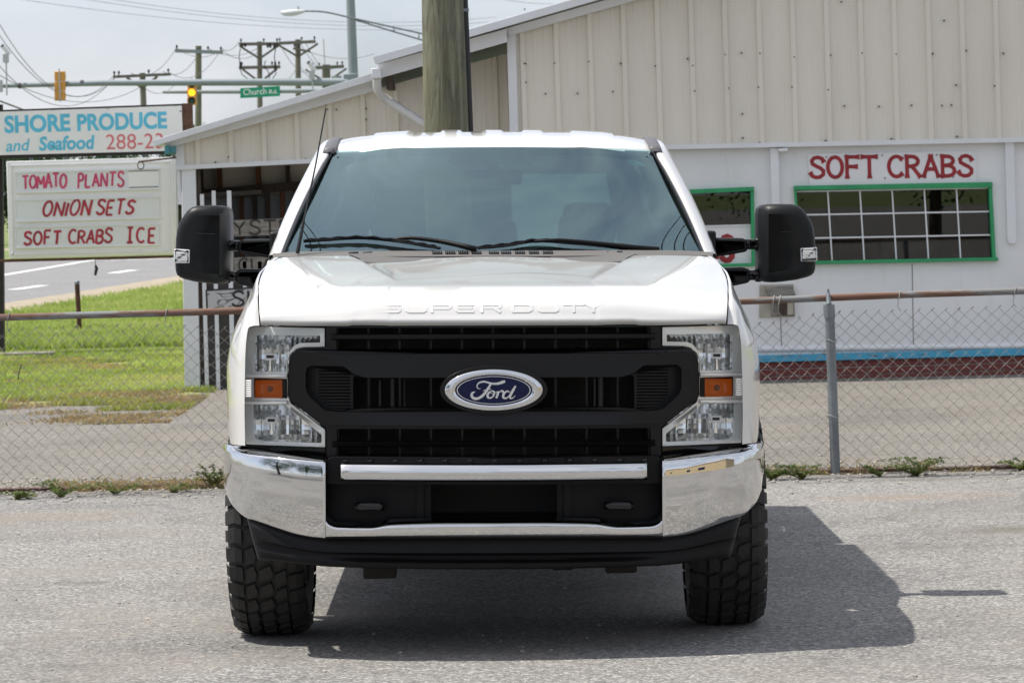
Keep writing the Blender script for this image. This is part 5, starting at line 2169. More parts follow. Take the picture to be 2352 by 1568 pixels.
# embossed lettering on the hood front
SQ = {
    'S': (1.0, [[(1, .86), (.16, .86), (.06, .72), (.06, .58), (.16, .5), (.84, .5), (.94, .42), (.94, .28), (.84, .14), (0, .14)]]),
    'U': (1.0, [[(.07, 1), (.07, .26), (.18, .14), (.82, .14), (.93, .26), (.93, 1)]]),
    'P': (1.0, [[(.07, 0), (.07, .86), (.82, .86), (.93, .74), (.93, .58), (.82, .46), (.15, .46)]]),
    'E': (.92, [[(.94, .86), (.16, .86), (.07, .76), (.07, .24), (.16, .14), (.94, .14)], [(.1, .5), (.86, .5)]]),
    'R': (1.0, [[(.07, 0), (.07, .86), (.82, .86), (.93, .74), (.93, .60), (.82, .50), (.15, .50)], [(.6, .5), (.93, .04)]]),
    'D': (1.0, [[(.07, .14), (.07, .86), (.78, .86), (.93, .70), (.93, .30), (.78, .14), (.03, .14)]]),
    'T': (1.0, [[(0, .86), (1, .86)], [(.5, .8), (.5, 0)]]),
    'Y': (.95, [[(.05, 1), (.5, .5), (.95, 1)], [(.5, .56), (.5, 0)]]),
}
em = MB()
cuts = [(-262, 'S'), (-203, 'U'), (-145, 'P'), (-88, 'E'), (-30, 'R'), (41, 'D'), (101, 'U'), (160, 'T'), (206, 'Y')]


def hood_front(h, v):
    t = (v - 676) / (697 - 676)
    if v <= 697:
        d = .215 + (.165 - .215) * max(0, t)
    elif v <= 722:
        d = .165 + (.140 - .165) * (v - 697) / 25
    else:
        d = .140
    return d + .07 * (abs(h) / 538) ** 2.4


for (h0, ch_) in cuts:
    w_, strokes = SQ[ch_]
    for st in strokes:
        pts = [(h0 + a * 50 * w_, 716.5 - b2 * 22) for a, b2 in st]
        vv, ff = ribbon(pts, 6.2, 1.0)
        out = []
        for (a, y, b2) in vv:
            front = y < -.5
            d = hood_front(a, b2) - (.0030 if front else -.004)
            out.append(TX(a, b2, d))
        em.add(out, ff)
em.build('hood_lettering', 'white_paint', hood, bevel=.0012)

# ---------------------------------------------------------------- cowl and wipers
cow = []
for (dy, vo) in ((1.375, 22), (1.372, 1.5), (1.40, -3), (1.44, -9), (1.48, -11)):
    half = [(0, 585.5 + vo, dy), (135, 585.5 + vo, dy), (170, 585.5 + vo, dy), (290, 585 + vo, dy + .02), (335, 585 + vo, dy + .035), (440, 585.5 + vo * .9, dy + .10), (505, 587 + vo * .7, dy + .16)]
    cow.append(mirror_row(half))
cowl = pgrid('cowl_panel', cow, 'cowl_grey', nu=2, nv=2)
for sg_ in (-1, 1):
    rows = [[(h, v - .8, d) for h, v, d in r_] for r_ in (
        [(152, 600.5, 1.235), (205, 602, 1.21), (262, 602.5, 1.20), (299, 600, 1.205)],
        [(142, 597, 1.29), (205, 596.5, 1.27), (270, 595, 1.26), (308, 592, 1.27)],
        [(132, 590.5, 1.37), (205, 590.5, 1.37), (270, 589, 1.37), (322, 586, 1.37)],
        [(130, 584, 1.41), (205, 584, 1.41), (270, 583, 1.41), (332, 581, 1.42)])]
    pgrid('cowl_wing', rows, 'cowl_grey', cowl, nu=2, nv=2, sign=sg_)
vt = MB()
for h0 in (-128, -98, -68, -38, 2, 30, 62, 94, 126, -320, -288, -258, -228, -196, 190, 222, 254, 286):
    if abs(h0) < 150:
        for k in range(6):
            a = h0 - 11 + k * 4.0
            p = [TX(a, 582.3, 1.398), TX(a + 2.2, 582.3, 1.398), TX(a + 1.2, 576.5, 1.436), TX(a - 1.0, 576.5, 1.436)]
            vt.add([q + Vector((0, -.003, .005)) for q in p] + [q + Vector((0, 0, -.006)) for q in p], [(0, 1, 2, 3), (0, 4, 5, 1), (1, 5, 6, 2), (2, 6, 7, 3), (3, 7, 4, 0)])
    else:
        p = [TX(h0 - 11, 582, 1.44), TX(h0 + 11, 581, 1.44), TX(h0 + 11, 578.5, 1.46), TX(h0 - 11, 579.5, 1.46)]
        vt.add([q + Vector((0, -.003, .005)) for q in p] + [q + Vector((0, 0, -.006)) for q in p], [(0, 1, 2, 3), (0, 4, 5, 1), (1, 5, 6, 2), (2, 6, 7, 3), (3, 7, 4, 0)])
vt.build('vent_slots', 'gloss_black', cowl)

# ---------------------------------------------------------------- windshield


def ws(a, t):
    """a in -1..1 across, t in 0 (bottom) .. 1 (top): (h, v, dy) on the glass"""
    s_ = abs(a)
    hb = 480 * s_
    ht = 366 * s_
    bow = 5 * math.sin(math.pi * t) * s_
    h = hb + (ht - hb) * t + bow
    vb = 583 - 3 * s_ ** 3
    vt_ = 337 + 8 * s_ ** 2.2
    v = vb + (vt_ - vb) * t
    db = 1.46 + .17 * s_ ** 2
    dt = 2.06 + .15 * s_ ** 2
    d = db + (dt - db) * t + .025 * math.sin(math.pi * t)
    return (math.copysign(h, a) if a else 0.0, v, d)


rows = [[TX(*ws(a, t)) for a in np.linspace(-1, 1, 61)] for t in np.linspace(0, 1, 31)]
ws_o = gridmesh('windshield', np.array([[tuple(p) for p in r] for r in rows]), 'windshield_glass', truck, smooth=180)
NA_, NT_ = 220, 110
av, tv = np.linspace(-1, 1, NA_ + 1), np.linspace(0, 1, NT_ + 1)
vv = []
for t in tv:
    for a in av:
        p = TX(*ws(a, t))
        vv.append((p.x, p.y + .008, p.z - .006))
ff = []
for i in range(NT_):
    for j in range(NA_):
        a = abs((av[j] + av[j + 1]) / 2)
        t = (tv[i] + tv[i + 1]) / 2
        xx = (a / (.905 + .02 * t)) ** 7
        zz = (abs((t - .49) / .445)) ** 6
        hh = a * (480 + (366 - 480) * t)
        solidq = xx + zz > 1.0
        solidq |= (hh < 100 and t > .855 and (hh < 92 or t > .87)) or (hh < 14 and t > .79)
        if solidq:
            n0 = i * (NA_ + 1) + j
            ff.append((n0, n0 + 1, n0 + NA_ + 2, n0 + NA_ + 1))
ob('frit_band', vv, ff, 'frit_black', ws_o, smooth=180)
stq = [TX(*ws(a, t)) for a, t in ((.805, .905), (.875, .905), (.918, .845), (.845, .845))]
ob('inspection_sticker', [(p.x, p.y + .004, p.z - .003) for p in stq], [(0, 1, 2, 3)], 'sticker_green', ws_o)


def on_glass(h, v, lift=.02):
    """point on the windshield seen at (h, v)"""
    best = None
    for t in np.linspace(0, 1, 120):
        for a in [max(-1, min(1, h / (480 + (366 - 480) * t)))]:
            q = ws(a, t)
            d = abs(q[1] - v)
            if best is None or d < best[0]:
                best = (d, q)
    q = best[1]
    return TX(h, v, q[2] - lift * 1.9)


def wiper(pts_arm, pts_blade):
    e = empty('wiper')
    e.parent = truck
    m_ = MB()
    P = catmull([on_glass(h, v, l) for h, v, l in pts_arm], 5)
    m_.tube(P, [.006 + .008 * i / (len(P) - 1) for i in range(len(P))], 8)
    m_.build('wiper_arm', 'black_plastic', e, smooth=60)
    m_ = MB()
    P = catmull([on_glass(h, v, l) for h, v, l in pts_blade], 6)
    m_.tube(P, .0065, 6)
    for i in range(2, len(P) - 2, 3):
        c = P[i] + Vector((0, -.006, .010))
        m_.tube([P[i - 2] + Vector((0, -.003, .004)), c, P[i + 2] + Vector((0, -.003, .004))], .004, 5)
    m_.build('wiper_blade', 'gloss_black', e, smooth=60)
    m_ = MB()
    p = P[0].lerp(P[-1], .5)


wiper([(-240, 550, .020), (-190, 545, .03), (-120, 553, .03), (-60, 566, .03), (-38, 572, .02)],
      [(-434, 552, .012), (-380, 549, .014), (-300, 545, .016), (-220, 553, .016), (-150, 564, .014), (-120, 569, .012)])
wiper([(95, 554, .020), (150, 551, .03), (240, 559, .03), (330, 569, .03), (380, 574, .02)],
      [(-36, 569, .012), (30, 563, .014), (100, 553, .016), (180, 558, .016), (270, 567, .014), (310, 572, .012)])

# ---------------------------------------------------------------- roof
rib = []


def rbump(h):
    for c, w in ((0, 20), (-95, 20), (92, 20), (-228, 42), (230, 46)):
        if abs(h - c) < w:
            return .009
        if abs(h - c) < w + 6:
            return .009 * (1 - (abs(h - c) - w) / 6)
    return 0


hs = sorted({-366, -352, -330, -305, -285, -276, -270, 0, -10, 10} | {s * k for s in (1,) for k in (366, 352, 330, 305, 290, 282, 276)} |
            {c + d for c, w in ((0, 20), (-95, 20), (92, 20), (-228, 42), (230, 46)) for d in (-w - 6, -w, -w / 2, w / 2, w, w + 6)} | {-50, 50, -140, 140, -160, 160})
RZ = [(2.06, 1.962, 0, .030), (2.075, 1.974, 0, .030), (2.11, 1.993, 0.0, .030), (2.18, 2.012, .15, .032), (2.30, 2.025, .8, .032), (2.5, 2.036, 1, .030), (2.9, 2.045, 1, .030), (3.5, 2.048, 1, .032), (4.05, 2.035, 1, .05), (4.2, 2.0, .2, .06), (4.26, 1.93, 0, .05)]
rows = []
for (dy, zc, rbp, drop) in RZ:
    row = []
    for h in hs:
        a = abs(h) / 366
        x = h / S(2.06) * (1 + .02 * min(1, (dy - 2.06) / .4))
        z = zc - drop * a ** 5 - .010 * a * a + rbump(h) * rbp
        wave = (.012 * (1 - min(1, (dy - 2.06) / .06)) * max(0, 1 - abs(abs(h) - 225) / 60)) if dy < 2.12 else 0
        row.append(tuple(X((x, dy + .15 * a * a * max(0, 1 - (dy - 2.06) / 1.0), z + wave * .5))))
    rows.append(row)
gridmesh('cab_roof', dense(np.array(rows), 1, 4), 'white_paint', truck, smooth=50)
hl = [[tuple(X((x, dy, z))) for x in (-.68, -.4, 0, .4, .68)] for dy, z in ((2.16, 1.925), (2.6, 1.96), (4.0, 1.96))]
gridmesh('headliner', hl, 'interior_light', truck)

for sg_ in (-1, 1):
    sfx = sg_
    # drip moulding
    rows = []
    for (d, hi, ho, v, lift) in ((2.185, 364, 389, 345, .0), (2.19, 362, 388, 342, .004), (2.26, 358, 384, 333, .004), (2.42, 353, 378, 322, .004), (2.75, 347, 370, 316.5, .003), (3.4, 335, 357, 323, .003), (4.1, 322, 344, 334, .002)):
        a, b2 = T(hi, v, d), T(ho, v + 3, d)
        c = (a + b2) / 2 + Vector((0, 0, .006))
        rows.append([tuple(X((sg_ * p.x, p.y, p.z + l))) for p, l in ((a, -.012), (a, lift), (c, lift), (b2, lift), (b2, -.016))])
    rows.insert(0, [tuple(X((sg_ * (T(376, 345, 2.18).x), 2.18, T(376, 345, 2.18).z - .004)))] * 5)
    gridmesh('drip_moulding', dense(np.array(rows), 2, 2), 'moulding_grey', truck, smooth=60)
    # A pillar with door frame edge
    rows = []
    for t in np.linspace(0, 1, 9):
        bow = 6 * math.sin(math.pi * t)
        L = lambda b_, c_: (b_[0] + (c_[0] - b_[0]) * t + bow, b_[1] + (c_[1] - b_[1]) * t, b_[2] + (c_[2] - b_[2]) * t)
        rows.append([L((486, 582, 1.625), (372, 347, 2.205)), L((490, 582, 1.615), (376, 345, 2.20)), L((500, 582, 1.635), (385, 340, 2.22)), L((513, 584, 1.70), (396, 338, 2.30)), L((516, 590, 1.80), (400, 340, 2.42)), L((508, 592, 1.84), (394, 345, 2.47))])
    rows.append([(368, 331, 2.40), (371, 327, 2.40), (378, 324, 2.42), (388, 325, 2.47), (393, 334, 2.54), (388, 345, 2.58)])
    rows.append([(361, 322, 2.80), (364, 319, 2.80), (369, 318, 2.80), (377, 321, 2.82), (382, 334, 2.86), (377, 346, 2.90)])
    rows.append([(348, 327, 3.45), (351, 324, 3.45), (356, 323, 3.45), (364, 326, 3.45), (369, 339, 3.45), (364, 351, 3.45)])
    rows.append([(335, 338, 4.18), (338, 335, 4.18), (343, 334, 4.18), (351, 337, 4.18), (356, 350, 4.18), (351, 361, 4.18)])
    pgrid('pillar', rows, 'white_paint', nu=3, nv=2, sign=sg_, smooth=60)
    rows = []
    for t in np.linspace(0, 1, 9):
        bow = 6 * math.sin(math.pi * t)
        L = lambda b_, c_: (b_[0] + (c_[0] - b_[0]) * t + bow, b_[1] + (c_[1] - b_[1]) * t, b_[2] + (c_[2] - b_[2]) * t)
        rows.append([L((478, 582, 1.622), (364, 346, 2.198)), L((482, 582, 1.610), (368, 346, 2.190)), L((487, 582, 1.622), (373, 347, 2.204))])
    pgrid('windshield_moulding', rows, 'gloss_black', nu=2, nv=2, sign=sg_)
    # fender
    fs = [
        (.225, [(538, 745), (548, 745), (556, 746), (563, 750), (570, 800), (572, 870), (573, 950), (572, 1021)]),
        (.30, [(541, 692), (547, 690), (560, 702), (575, 742), (586, 800), (590, 870), (591, 950), (590, 1019)]),
        (.45, [(541, 672), (547, 670), (561, 690), (578, 732), (599, 800), (605, 870), (606, 950), (604, 1017)]),
        (.62, [(541, 658), (546, 656), (559, 678), (581, 728), (606, 800), (612, 865), (611, 930), (610, 988)]),
        (.80, [(539, 643), (544, 641), (556, 669), (580, 723), (607, 800), (613, 855), (612, 890), (612, 916)]),
        (1.0, [(534, 627), (538, 626), (549, 660), (577, 716), (605, 795), (612, 840), (612, 868), (612, 888)]),
        (1.25, [(519, 608), (523, 609), (537, 642), (564, 690), (598, 768), (607, 830), (608, 875), (608, 914)]),
        (1.50, [(500, 588), (506, 590), (524, 626), (553, 682), (588, 762), (598, 830), (601, 920), (601, 1045)]),
        (1.60, [(494, 586), (500, 588), (520, 622), (549, 680), (584, 762), (595, 830), (598, 930), (598, 1100)]),
    ]
    rows = [[(h, v, d + (.02 * (abs(j - 1) < 1) * 0)) for j, (h, v) in enumerate(pp2)] for d, pp2 in fs]
    fo = pgrid('fender', rows, 'white_paint', nu=4, nv=4, sign=sg_, smooth=60)
    # dark liner behind the wheel opening
    ln_ = MB()
    prof = []
    for k in range(13):
        a = R(-10 + 138 * k / 12)
        prof.append((1.0 + .56 * math.cos(a), .43 + .56 * math.sin(a)))
    rows = [[tuple(X((sg_ * x, y, z))) for y, z in prof] for x in (.55, 1.04)]
    gridmesh('wheel_liner', rows, 'dark_under', fo, smooth=60)
    # cab side: doors, windows, sill
    sx = lambda z: np.interp(z, [.45, .62, .95, 1.25, 1.42, 1.50, 1.92], [.94, .985, 1.015, 1.005, .965, .93, .745])
    for (d0, d1) in ((1.603, 2.70), (2.706, 3.78)):
        rows = [[tuple(X((sg_ * float(sx(z)), d, z))) for d in np.linspace(d0, d1, 6)] for z in (.52, .62, .80, .95, 1.10, 1.25, 1.36, 1.44, 1.48)]
        door = gridmesh('door', dense(np.array(rows), 1, 2), 'white_paint', truck, smooth=40, solid=.012)
        hm = MB()
        zc, dc = 1.20, d1 - .18
        xh = float(sx(zc)) + .012
        hm.tube([X((sg_ * (xh - .01), dc - .12, zc)), X((sg_ * (xh + .025), dc - .10, zc)), X((sg_ * (xh + .025), dc + .08, zc)), X((sg_ * (xh - .01), dc + .10, zc))], .014, 8)
        hm.build('door_handle', 'black_plastic', door, smooth=60)
        wa = [(d0 + (.35 if d0 < 2 else .06), 1.49), (d1 - .06, 1.49), (d1 - .07, 1.88), (d0 + (.72 if d0 < 2 else .06), 1.88)]
        gl_ = [X((sg_ * (float(sx(z)) - .012), d, z)) for d, z in wa]
        ob('door_window', gl_, [(0, 1, 2, 3)], 'side_glass' if d0 < 2 else 'privacy_glass', door)
    # side pillars (B and C) and roof rail
    for (d0, d1) in ((2.63, 2.79), (3.70, 4.18)):
        rows = [[tuple(X((sg_ * float(sx(z)), d, z))) for d in (d0, d1)] for z in (1.46, 1.6, 1.75, 1.92)]
        gridmesh('side_pillar', rows, 'white_paint', truck, solid=.03)
    rows = [[tuple(X((sg_ * x, d, z))) for d in (1.60, 4.2)] for x, z in ((.80, .47), (.95, .47), (.97, .56))]
    gridmesh('rocker', rows, 'white_paint', truck, solid=.02)
    # bed side
    bx2 = []
    rows = []
    RC = 5.06
    for d in (4.22, 4.4, 4.52, 4.7, 4.9, 5.06, 5.22, 5.42, 5.6, 5.75, 6.2, 6.35):
        zb_ = .55
        if abs(d - RC) < .555:
            zb_ = max(.55, .43 + math.sqrt(max(0, .56 ** 2 - (d - RC) ** 2)))
        fl = .02 * max(0, 1 - abs(d - RC) / .7)
        rows.append([tuple(X((sg_ * x, d, z))) for x, z in ((.90, 1.47), (.965, 1.47), (.985, 1.44), (1.00 + fl, max(1.15, zb_ + .02)), (1.01 + fl, max(.95, zb_ + .01)), (.99 + fl, zb_))])
    gridmesh('bed_side', dense(np.array(rows), 2, 1), 'white_paint', truck, smooth=40, solid=.015)
# rear of the cab, bed floor, tailgate, frame with light-blocking boxes
m_ = MB()
lp = [(-.93, 1.0), (.93, 1.0), (.94, 1.46), (.70, 1.95), (-.70, 1.95), (-.94, 1.46)]
hole = [(-.62, 1.50), (.62, 1.50), (.56, 1.86), (-.56, 1.86)]
plate('cab_back', [lp, hole], 4.17, 4.20, 'white_paint', truck, xf=lambda c: X(c))
plate('rear_window', [hole], 4.18, 4.186, 'rear_glass', truck, xf=lambda c: X(c))
m_ = MB()
m_.box(-.975, .975, 4.205, 6.32, .93, .97)
m_.build('bed_floor', 'black_plastic', truck)
m_ = MB()
m_.box(-.88, .88, 6.32, 6.40, .82, 1.46)
m_.build('tailgate', 'white_paint', truck, bevel=.015)
m_ = MB()
m_.box(-.92, .92, 6.42, 6.52, .55, .74)
m_.build('rear_bumper', 'chrome', truck, bevel=.02)
m_ = MB()
for sx_ in (-.45, .45):
    m_.box(sx_ - .05, sx_ + .05, .35, 6.3, .50, .68)
m_.box(-.93, .93, 1.56, 4.2, .48, .56)
m_.box(-.56, .56, .46, 1.6, .48, 1.22)
m_.box(-.87, .87, .42, 1.58, 1.04, 1.14)  # unseen engine-bay boxes, added to block sun leaking through the hood gaps
m_.box(-.80, .80, .385, .45, .50, 1.2)
m_.box(-.5, .5, .5, .56, .46, .75)
m_.build('chassis_and_light_blocks', 'dark_under', truck)
for (yy) in (1.0, 5.06):
    m_ = MB()
    m_.tube([(-.80, yy, .43), (.80, yy, .43)], .055, 10)
    m_.lathe([(0, -.16), (.13, -.10), (.16, 0), (.13, .10), (0, .16)], 14, 'y', (.28 if yy < 2 else 0, yy, .43))
    m_.build('axle', 'dark_under', truck, smooth=60)
for h0, w, vb in ((-272, 38, 1322), (284, 36, 1322), (150, 25, 1312)):
    m_ = MB()
    a, b2 = T(h0 - w, 1292, .45), T(h0 + w, vb, .45)
    m_.box(a.x, b2.x, .42, .60, b2.z, a.z + .05)
    m_.build('skid_bracket', 'dark_under', truck, bevel=.008)

# ---------------------------------------------------------------- interior
itr = empty('interior')
itr.parent = truck
rows = []
for (d, z) in ((1.55, 1.44), (1.68, 1.47), (1.85, 1.465), (1.98, 1.43), (2.04, 1.35), (2.05, 1.10)):
    rows.append([tuple(X((x, d - .0 * abs(x), z - (.02 if abs(x) > .7 else 0) + (.03 if .2 < x < .65 and d > 1.7 and z > 1.4 else 0)))) for x in (-.88, -.7, -.4, -.1, .15, .25, .6, .7, .88)])
gridmesh('dashboard', dense(np.array(rows), 2, 2), 'interior_dark', itr, smooth=50)
st_ = MB()
cx, cy, cz, rw = .41, 2.22, 1.36, .19
st_.tube([X((cx + rw * math.cos(a), cy + rw * math.sin(a) * .45, cz + rw * math.sin(a) * .9)) for a in np.linspace(0, 2 * math.pi, 29)], .016, 8)
for a in (R(200), R(340), R(270)):
    st_.tube([X((cx, cy - .02, cz)), X((cx + rw * math.cos(a), cy + rw * math.sin(a) * .45, cz + rw * math.sin(a) * .9))], .018, 6)
st_.tube([X((cx, cy - .03, cz)), X((cx, cy + .03, cz))], .06, 10)
st_.build('steering_wheel', 'interior_dark', itr, smooth=60)
for (sx_, dd, zt_2) in ((-.44, 2.75, 1.50), (.44, 2.75, 1.50), (-.44, 3.65, 1.45), (0.0, 3.66, 1.42), (.44, 3.65, 1.45)):
    so = puff('seat', round_poly([(sx_ - .25, .85), (sx_ + .25, .85), (sx_ + .24, zt_2 - .15), (sx_ + .19, zt_2), (sx_ - .19, zt_2), (sx_ - .24, zt_2 - .15)], .06), dd, dd + .20, .05, .05, 'seat_grey', itr, xf=X, shift=lambda p: Vector((p.x, p.y + (p.z - .9) * .25, p.z)))
    puff('headrest', round_poly([(sx_ - .13, zt_2 + .03), (sx_ + .13, zt_2 + .03), (sx_ + .115, zt_2 + .22), (sx_ - .115, zt_2 + .22)], .05), dd + .16, dd + .28, .04, .04, 'seat_grey', so, xf=X)
    q = MB()
    q.box(sx_ - .25, sx_ + .25, dd - .42, dd + .1, .72, .92)
    qo = q.build('seat_cushion', 'seat_grey', so, bevel=.04)
m_ = MB()
m_.box(-.9, .9, 1.6, 4.15, .60, .63)
m_.build('cab_floor', 'interior_dark', itr)
for sg_ in (-1, 1):
    rows = []
    for t in np.linspace(0, 1, 7):
        a0 = X((sg_ * (.84 - .16 * t), 1.80 + .52 * t, 1.48 + .42 * t))
        a1 = X((sg_ * (.80 - .16 * t - .02 * math.sin(math.pi * t)), 1.86 + .50 * t, 1.48 + .42 * t))
        rows.append([tuple(a0), tuple(a1)])
    gridmesh('pillar_trim', rows, 'interior_light', itr, solid=.02)
    m_ = MB()
    m_.tube(catmull([X((sg_ * .765, 1.98, 1.60)), X((sg_ * .715, 1.98, 1.615)), X((sg_ * .675, 2.06, 1.68)), X((sg_ * .655, 2.16, 1.76)), X((sg_ * .665, 2.22, 1.80))], 5), .013, 8)
    m_.build('grab_handle', 'interior_light', itr, smooth=60)
    rows = [[tuple(X((sg_ * .90, d, z))) for d in (1.75, 2.7, 3.8, 4.1)] for z in (.7, 1.1, 1.46)]
    gridmesh('door_trim', rows, 'interior_dark', itr, solid=.02)
puff('rear_view_mirror', round_poly([(-.13, 1.80), (.13, 1.80), (.13, 1.865), (-.13, 1.865)], .02), 2.20, 2.23, .01, .01, 'interior_dark', itr, xf=X)

# ---------------------------------------------------------------- antenna
an = MB()
p0_, p1_, p2_ = TX(-449, 580, 1.5), TX(-434, 505, 1.5), TX(-382, 247, 1.5)
an.tube([p0_, p1_], [.0085, .006], 8)
an.tube([p1_, p1_.lerp(p2_, .5) + Vector((.004, 0, 0)), p2_], [.0042, .0036, .0032], 6)
an.build('antenna', 'cable_black', truck, smooth=60)

# ---------------------------------------------------------------- grille
def yg(x, z):
    return .055 * (x / .80) ** 2


grille = empty('grille')
grille.parent = truck
tplate('radiator_core', [sym([(0, 745), (380, 745), (380, 800), (440, 800), (465, 830), (465, 905), (382, 985), (382, 1052), (0, 1052)])], .36, .38, 'radiator', grille, dref=.3)
outer = sym([(0, 742), (374, 742), (381, 745), (386, 752), (386, 796), (436, 797), (455, 802), (468, 816), (473, 832), (473, 905), (467, 922), (388, 982), (386, 988), (386, 1050), (0, 1056)])
up_hole = round_poly(sym([(0, 751), (362, 751), (362, 802), (0, 802)][0:4]), 4)
lo_hole = round_poly(sym([(0, 984), (362, 984), (362, 1046), (0, 1048)]), 4)
mid_hole = round_poly(sym([(0, 815), (430, 815), (445, 830), (445, 905), (385, 965), (0, 968)]), 6)
tplate('surround', [outer, up_hole, lo_hole, mid_hole], .160, .27, 'grille_black', grille, dref=.16, yfun=yg, bevel=.004)
# proud main bar frame
bar_out = round_poly(sym([(0, 812), (395, 812), (405, 807), (442, 806), (458, 814), (465, 832), (465, 903), (456, 922), (398, 968), (375, 975), (0, 978)]), 7)
bar_in = round_poly(sym([(0, 866), (296, 866), (322, 858), (346, 839), (424, 838), (434, 848), (434, 894), (426, 910), (390, 942), (352, 946), (322, 940), (296, 937), (0, 937)]), 7)
tplate('main_bar', [bar_out, bar_in], .095, .20, 'grille_black', grille, dref=.095, yfun=yg, bevel=.016)
tplate('pocket_back', [round_poly(sym([(0, 845), (436, 834), (438, 900), (392, 948), (0, 946)]), 5), round_poly(sym([(0, 862), (324, 862), (324, 940), (0, 940)]), 8)], .185, .20, 'grille_black', grille, dref=.18, yfun=yg)
for sg_ in (-1, 1):
    lv = MB()
    for k in range(13):
        v = 849 + k * 7.2
        hi, ho = 330, min(402, 402 - max(0, (v - 905)) * .8)
        a, b2, c, d = TX(sg_ * hi, v, .172 + .03), TX(sg_ * ho, v, .172 + .045), TX(sg_ * ho, v + 3.0, .182 + .045), TX(sg_ * hi, v + 3.0, .182 + .03)
        lv.hexa([a, b2, c, d], [p + Vector((0, .018, 0)) for p in (a, b2, c, d)])
    lv.build('louvre_block', 'grille_black', grille)
for (v0, v1) in ((765, 779), (1011, 1025)):
    rows = []
    for (v, d) in ((v0, .19), (v0, .150), (v0 + 2, .143), (v1 - 2, .150), (v1, .158), (v1, .20)):
        rows.append([TX(h, v, d + yg(h / S(.15), 0)) for h in (-372, -250, -125, 0, 125, 250, 372)])
    gridmesh('slat', np.array([[tuple(p) for p in r] for r in rows]), 'grille_black', grille, smooth=40)
fin0 = None
for k in range(-5, 6):
    hc = k * 71.6 - 1
    for (va, vb) in ((748, 806), (862, 941), (982, 1050)):
        if abs(hc) > 330 and va == 862:
            continue
        p0_ = T(hc, va, .24)
        p1_ = T(hc, vb, .24)
        fm = MB()
        w = .0042
        y_ = .225 + yg(p0_.x, 0)
        pts4 = [X((p0_.x - w, y_, p0_.z)), X((p0_.x + w, y_, p0_.z)), X((p0_.x + w, y_, p1_.z)), X((p0_.x - w, y_, p1_.z))]
        fm.hexa(pts4, [q + Vector((0, .06, 0)) for q in pts4])
        fm.build('fin', 'grille_black', grille)
# things dimly seen behind the fins
bh_ = MB()
for h0, va, vb, w in ((-262, 872, 930, .006), (-232, 868, 932, .010), (246, 866, 935, .012), (232, 868, 932, .005), (-205, 870, 932, .004)):
    a, b2 = TX(h0, va, .32), TX(h0, vb, .32)
    bh_.tube([a, b2], w, 8)
tag(bh_.build('cooler_pipes', 'cowl_grey', grille, smooth=60), kind='stuff')

# emblem
emb = empty('emblem')
emb.parent = truck
EC = (0, 895)


def ell(a, b2, n=56):
    return [(a * math.cos(2 * math.pi * i / n), EC[1] - b2 * math.sin(2 * math.pi * i / n)) for i in range(n)]


tplate('emblem_mount', [ell(124, 56)], .088, .14, 'grille_black', emb, dref=.07, bevel=.008)
rows = []
for (a, b2, d) in ((116, 50, .088), (115, 49.3, .070), (111, 47, .058), (98, 39.5, .053), (90, 35.5, .056), (87, 34, .063)):
    rows.append([tuple(TX(h, v, d)) for h, v in ell(a, b2) + [ell(a, b2)[0]]])
gridmesh('emblem_rim', dense(np.array(rows), 1, 3), 'chrome', emb, smooth=60)
tplate('emblem_field', [ell(88, 34.5)], .0605, .075, 'emblem_blue', emb, dref=.06)
tplate('emblem_line', [ell(85, 32.2), ell(82.8, 30.8)], .0592, .0604, 'emblem_silver', emb, dref=.06)
# script, traced as brush strokes (pixels relative to the oval centre)
fz = lambda x, y: ((x - 1049) / 3.0, 895 + (y - 1117) / 3.0)
scripts = [
    ([(958, 1106), (940, 1104), (934, 1086), (948, 1066), (985, 1058), (1030, 1070), (1075, 1072), (1108, 1062), (1128, 1056)], [3, 6, 8, 10, 12, 13, 16, 20, 14]),
    ([(1032, 1070), (1012, 1102), (992, 1132), (968, 1158), (938, 1174), (910, 1172), (897, 1156), (902, 1136), (920, 1128)], [12, 16, 18, 18, 18, 18, 18, 14, 6]),
    ([(975, 1120), (1002, 1114), (1030, 1108)], [4, 7, 5]),
    ([(1030, 1122), (1012, 1138), (1006, 1158), (1016, 1170), (1036, 1166), (1050, 1148), (1052, 1130), (1040, 1122), (1028, 1126), (1030, 1138), (1050, 1140), (1072, 1128)], [8, 14, 16, 12, 10, 12, 14, 9, 6, 4, 4, 4]),
    ([(1080, 1124), (1076, 1146), (1066, 1172)], [14, 16, 14]),
    ([(1074, 1150), (1088, 1130), (1104, 1122), (1114, 1128), (1110, 1138)], [5, 6, 12, 14, 8]),
    ([(1158, 1130), (1142, 1124), (1124, 1136), (1114, 1154), (1118, 1170), (1136, 1172), (1154, 1158)], [8, 10, 14, 16, 14, 10, 6]),
    ([(1200, 1088), (1186, 1112), (1168, 1144), (1160, 1164), (1170, 1174), (1184, 1168), (1198, 1154)], [10, 16, 18, 16, 10, 6, 3]),
]
sm = MB()
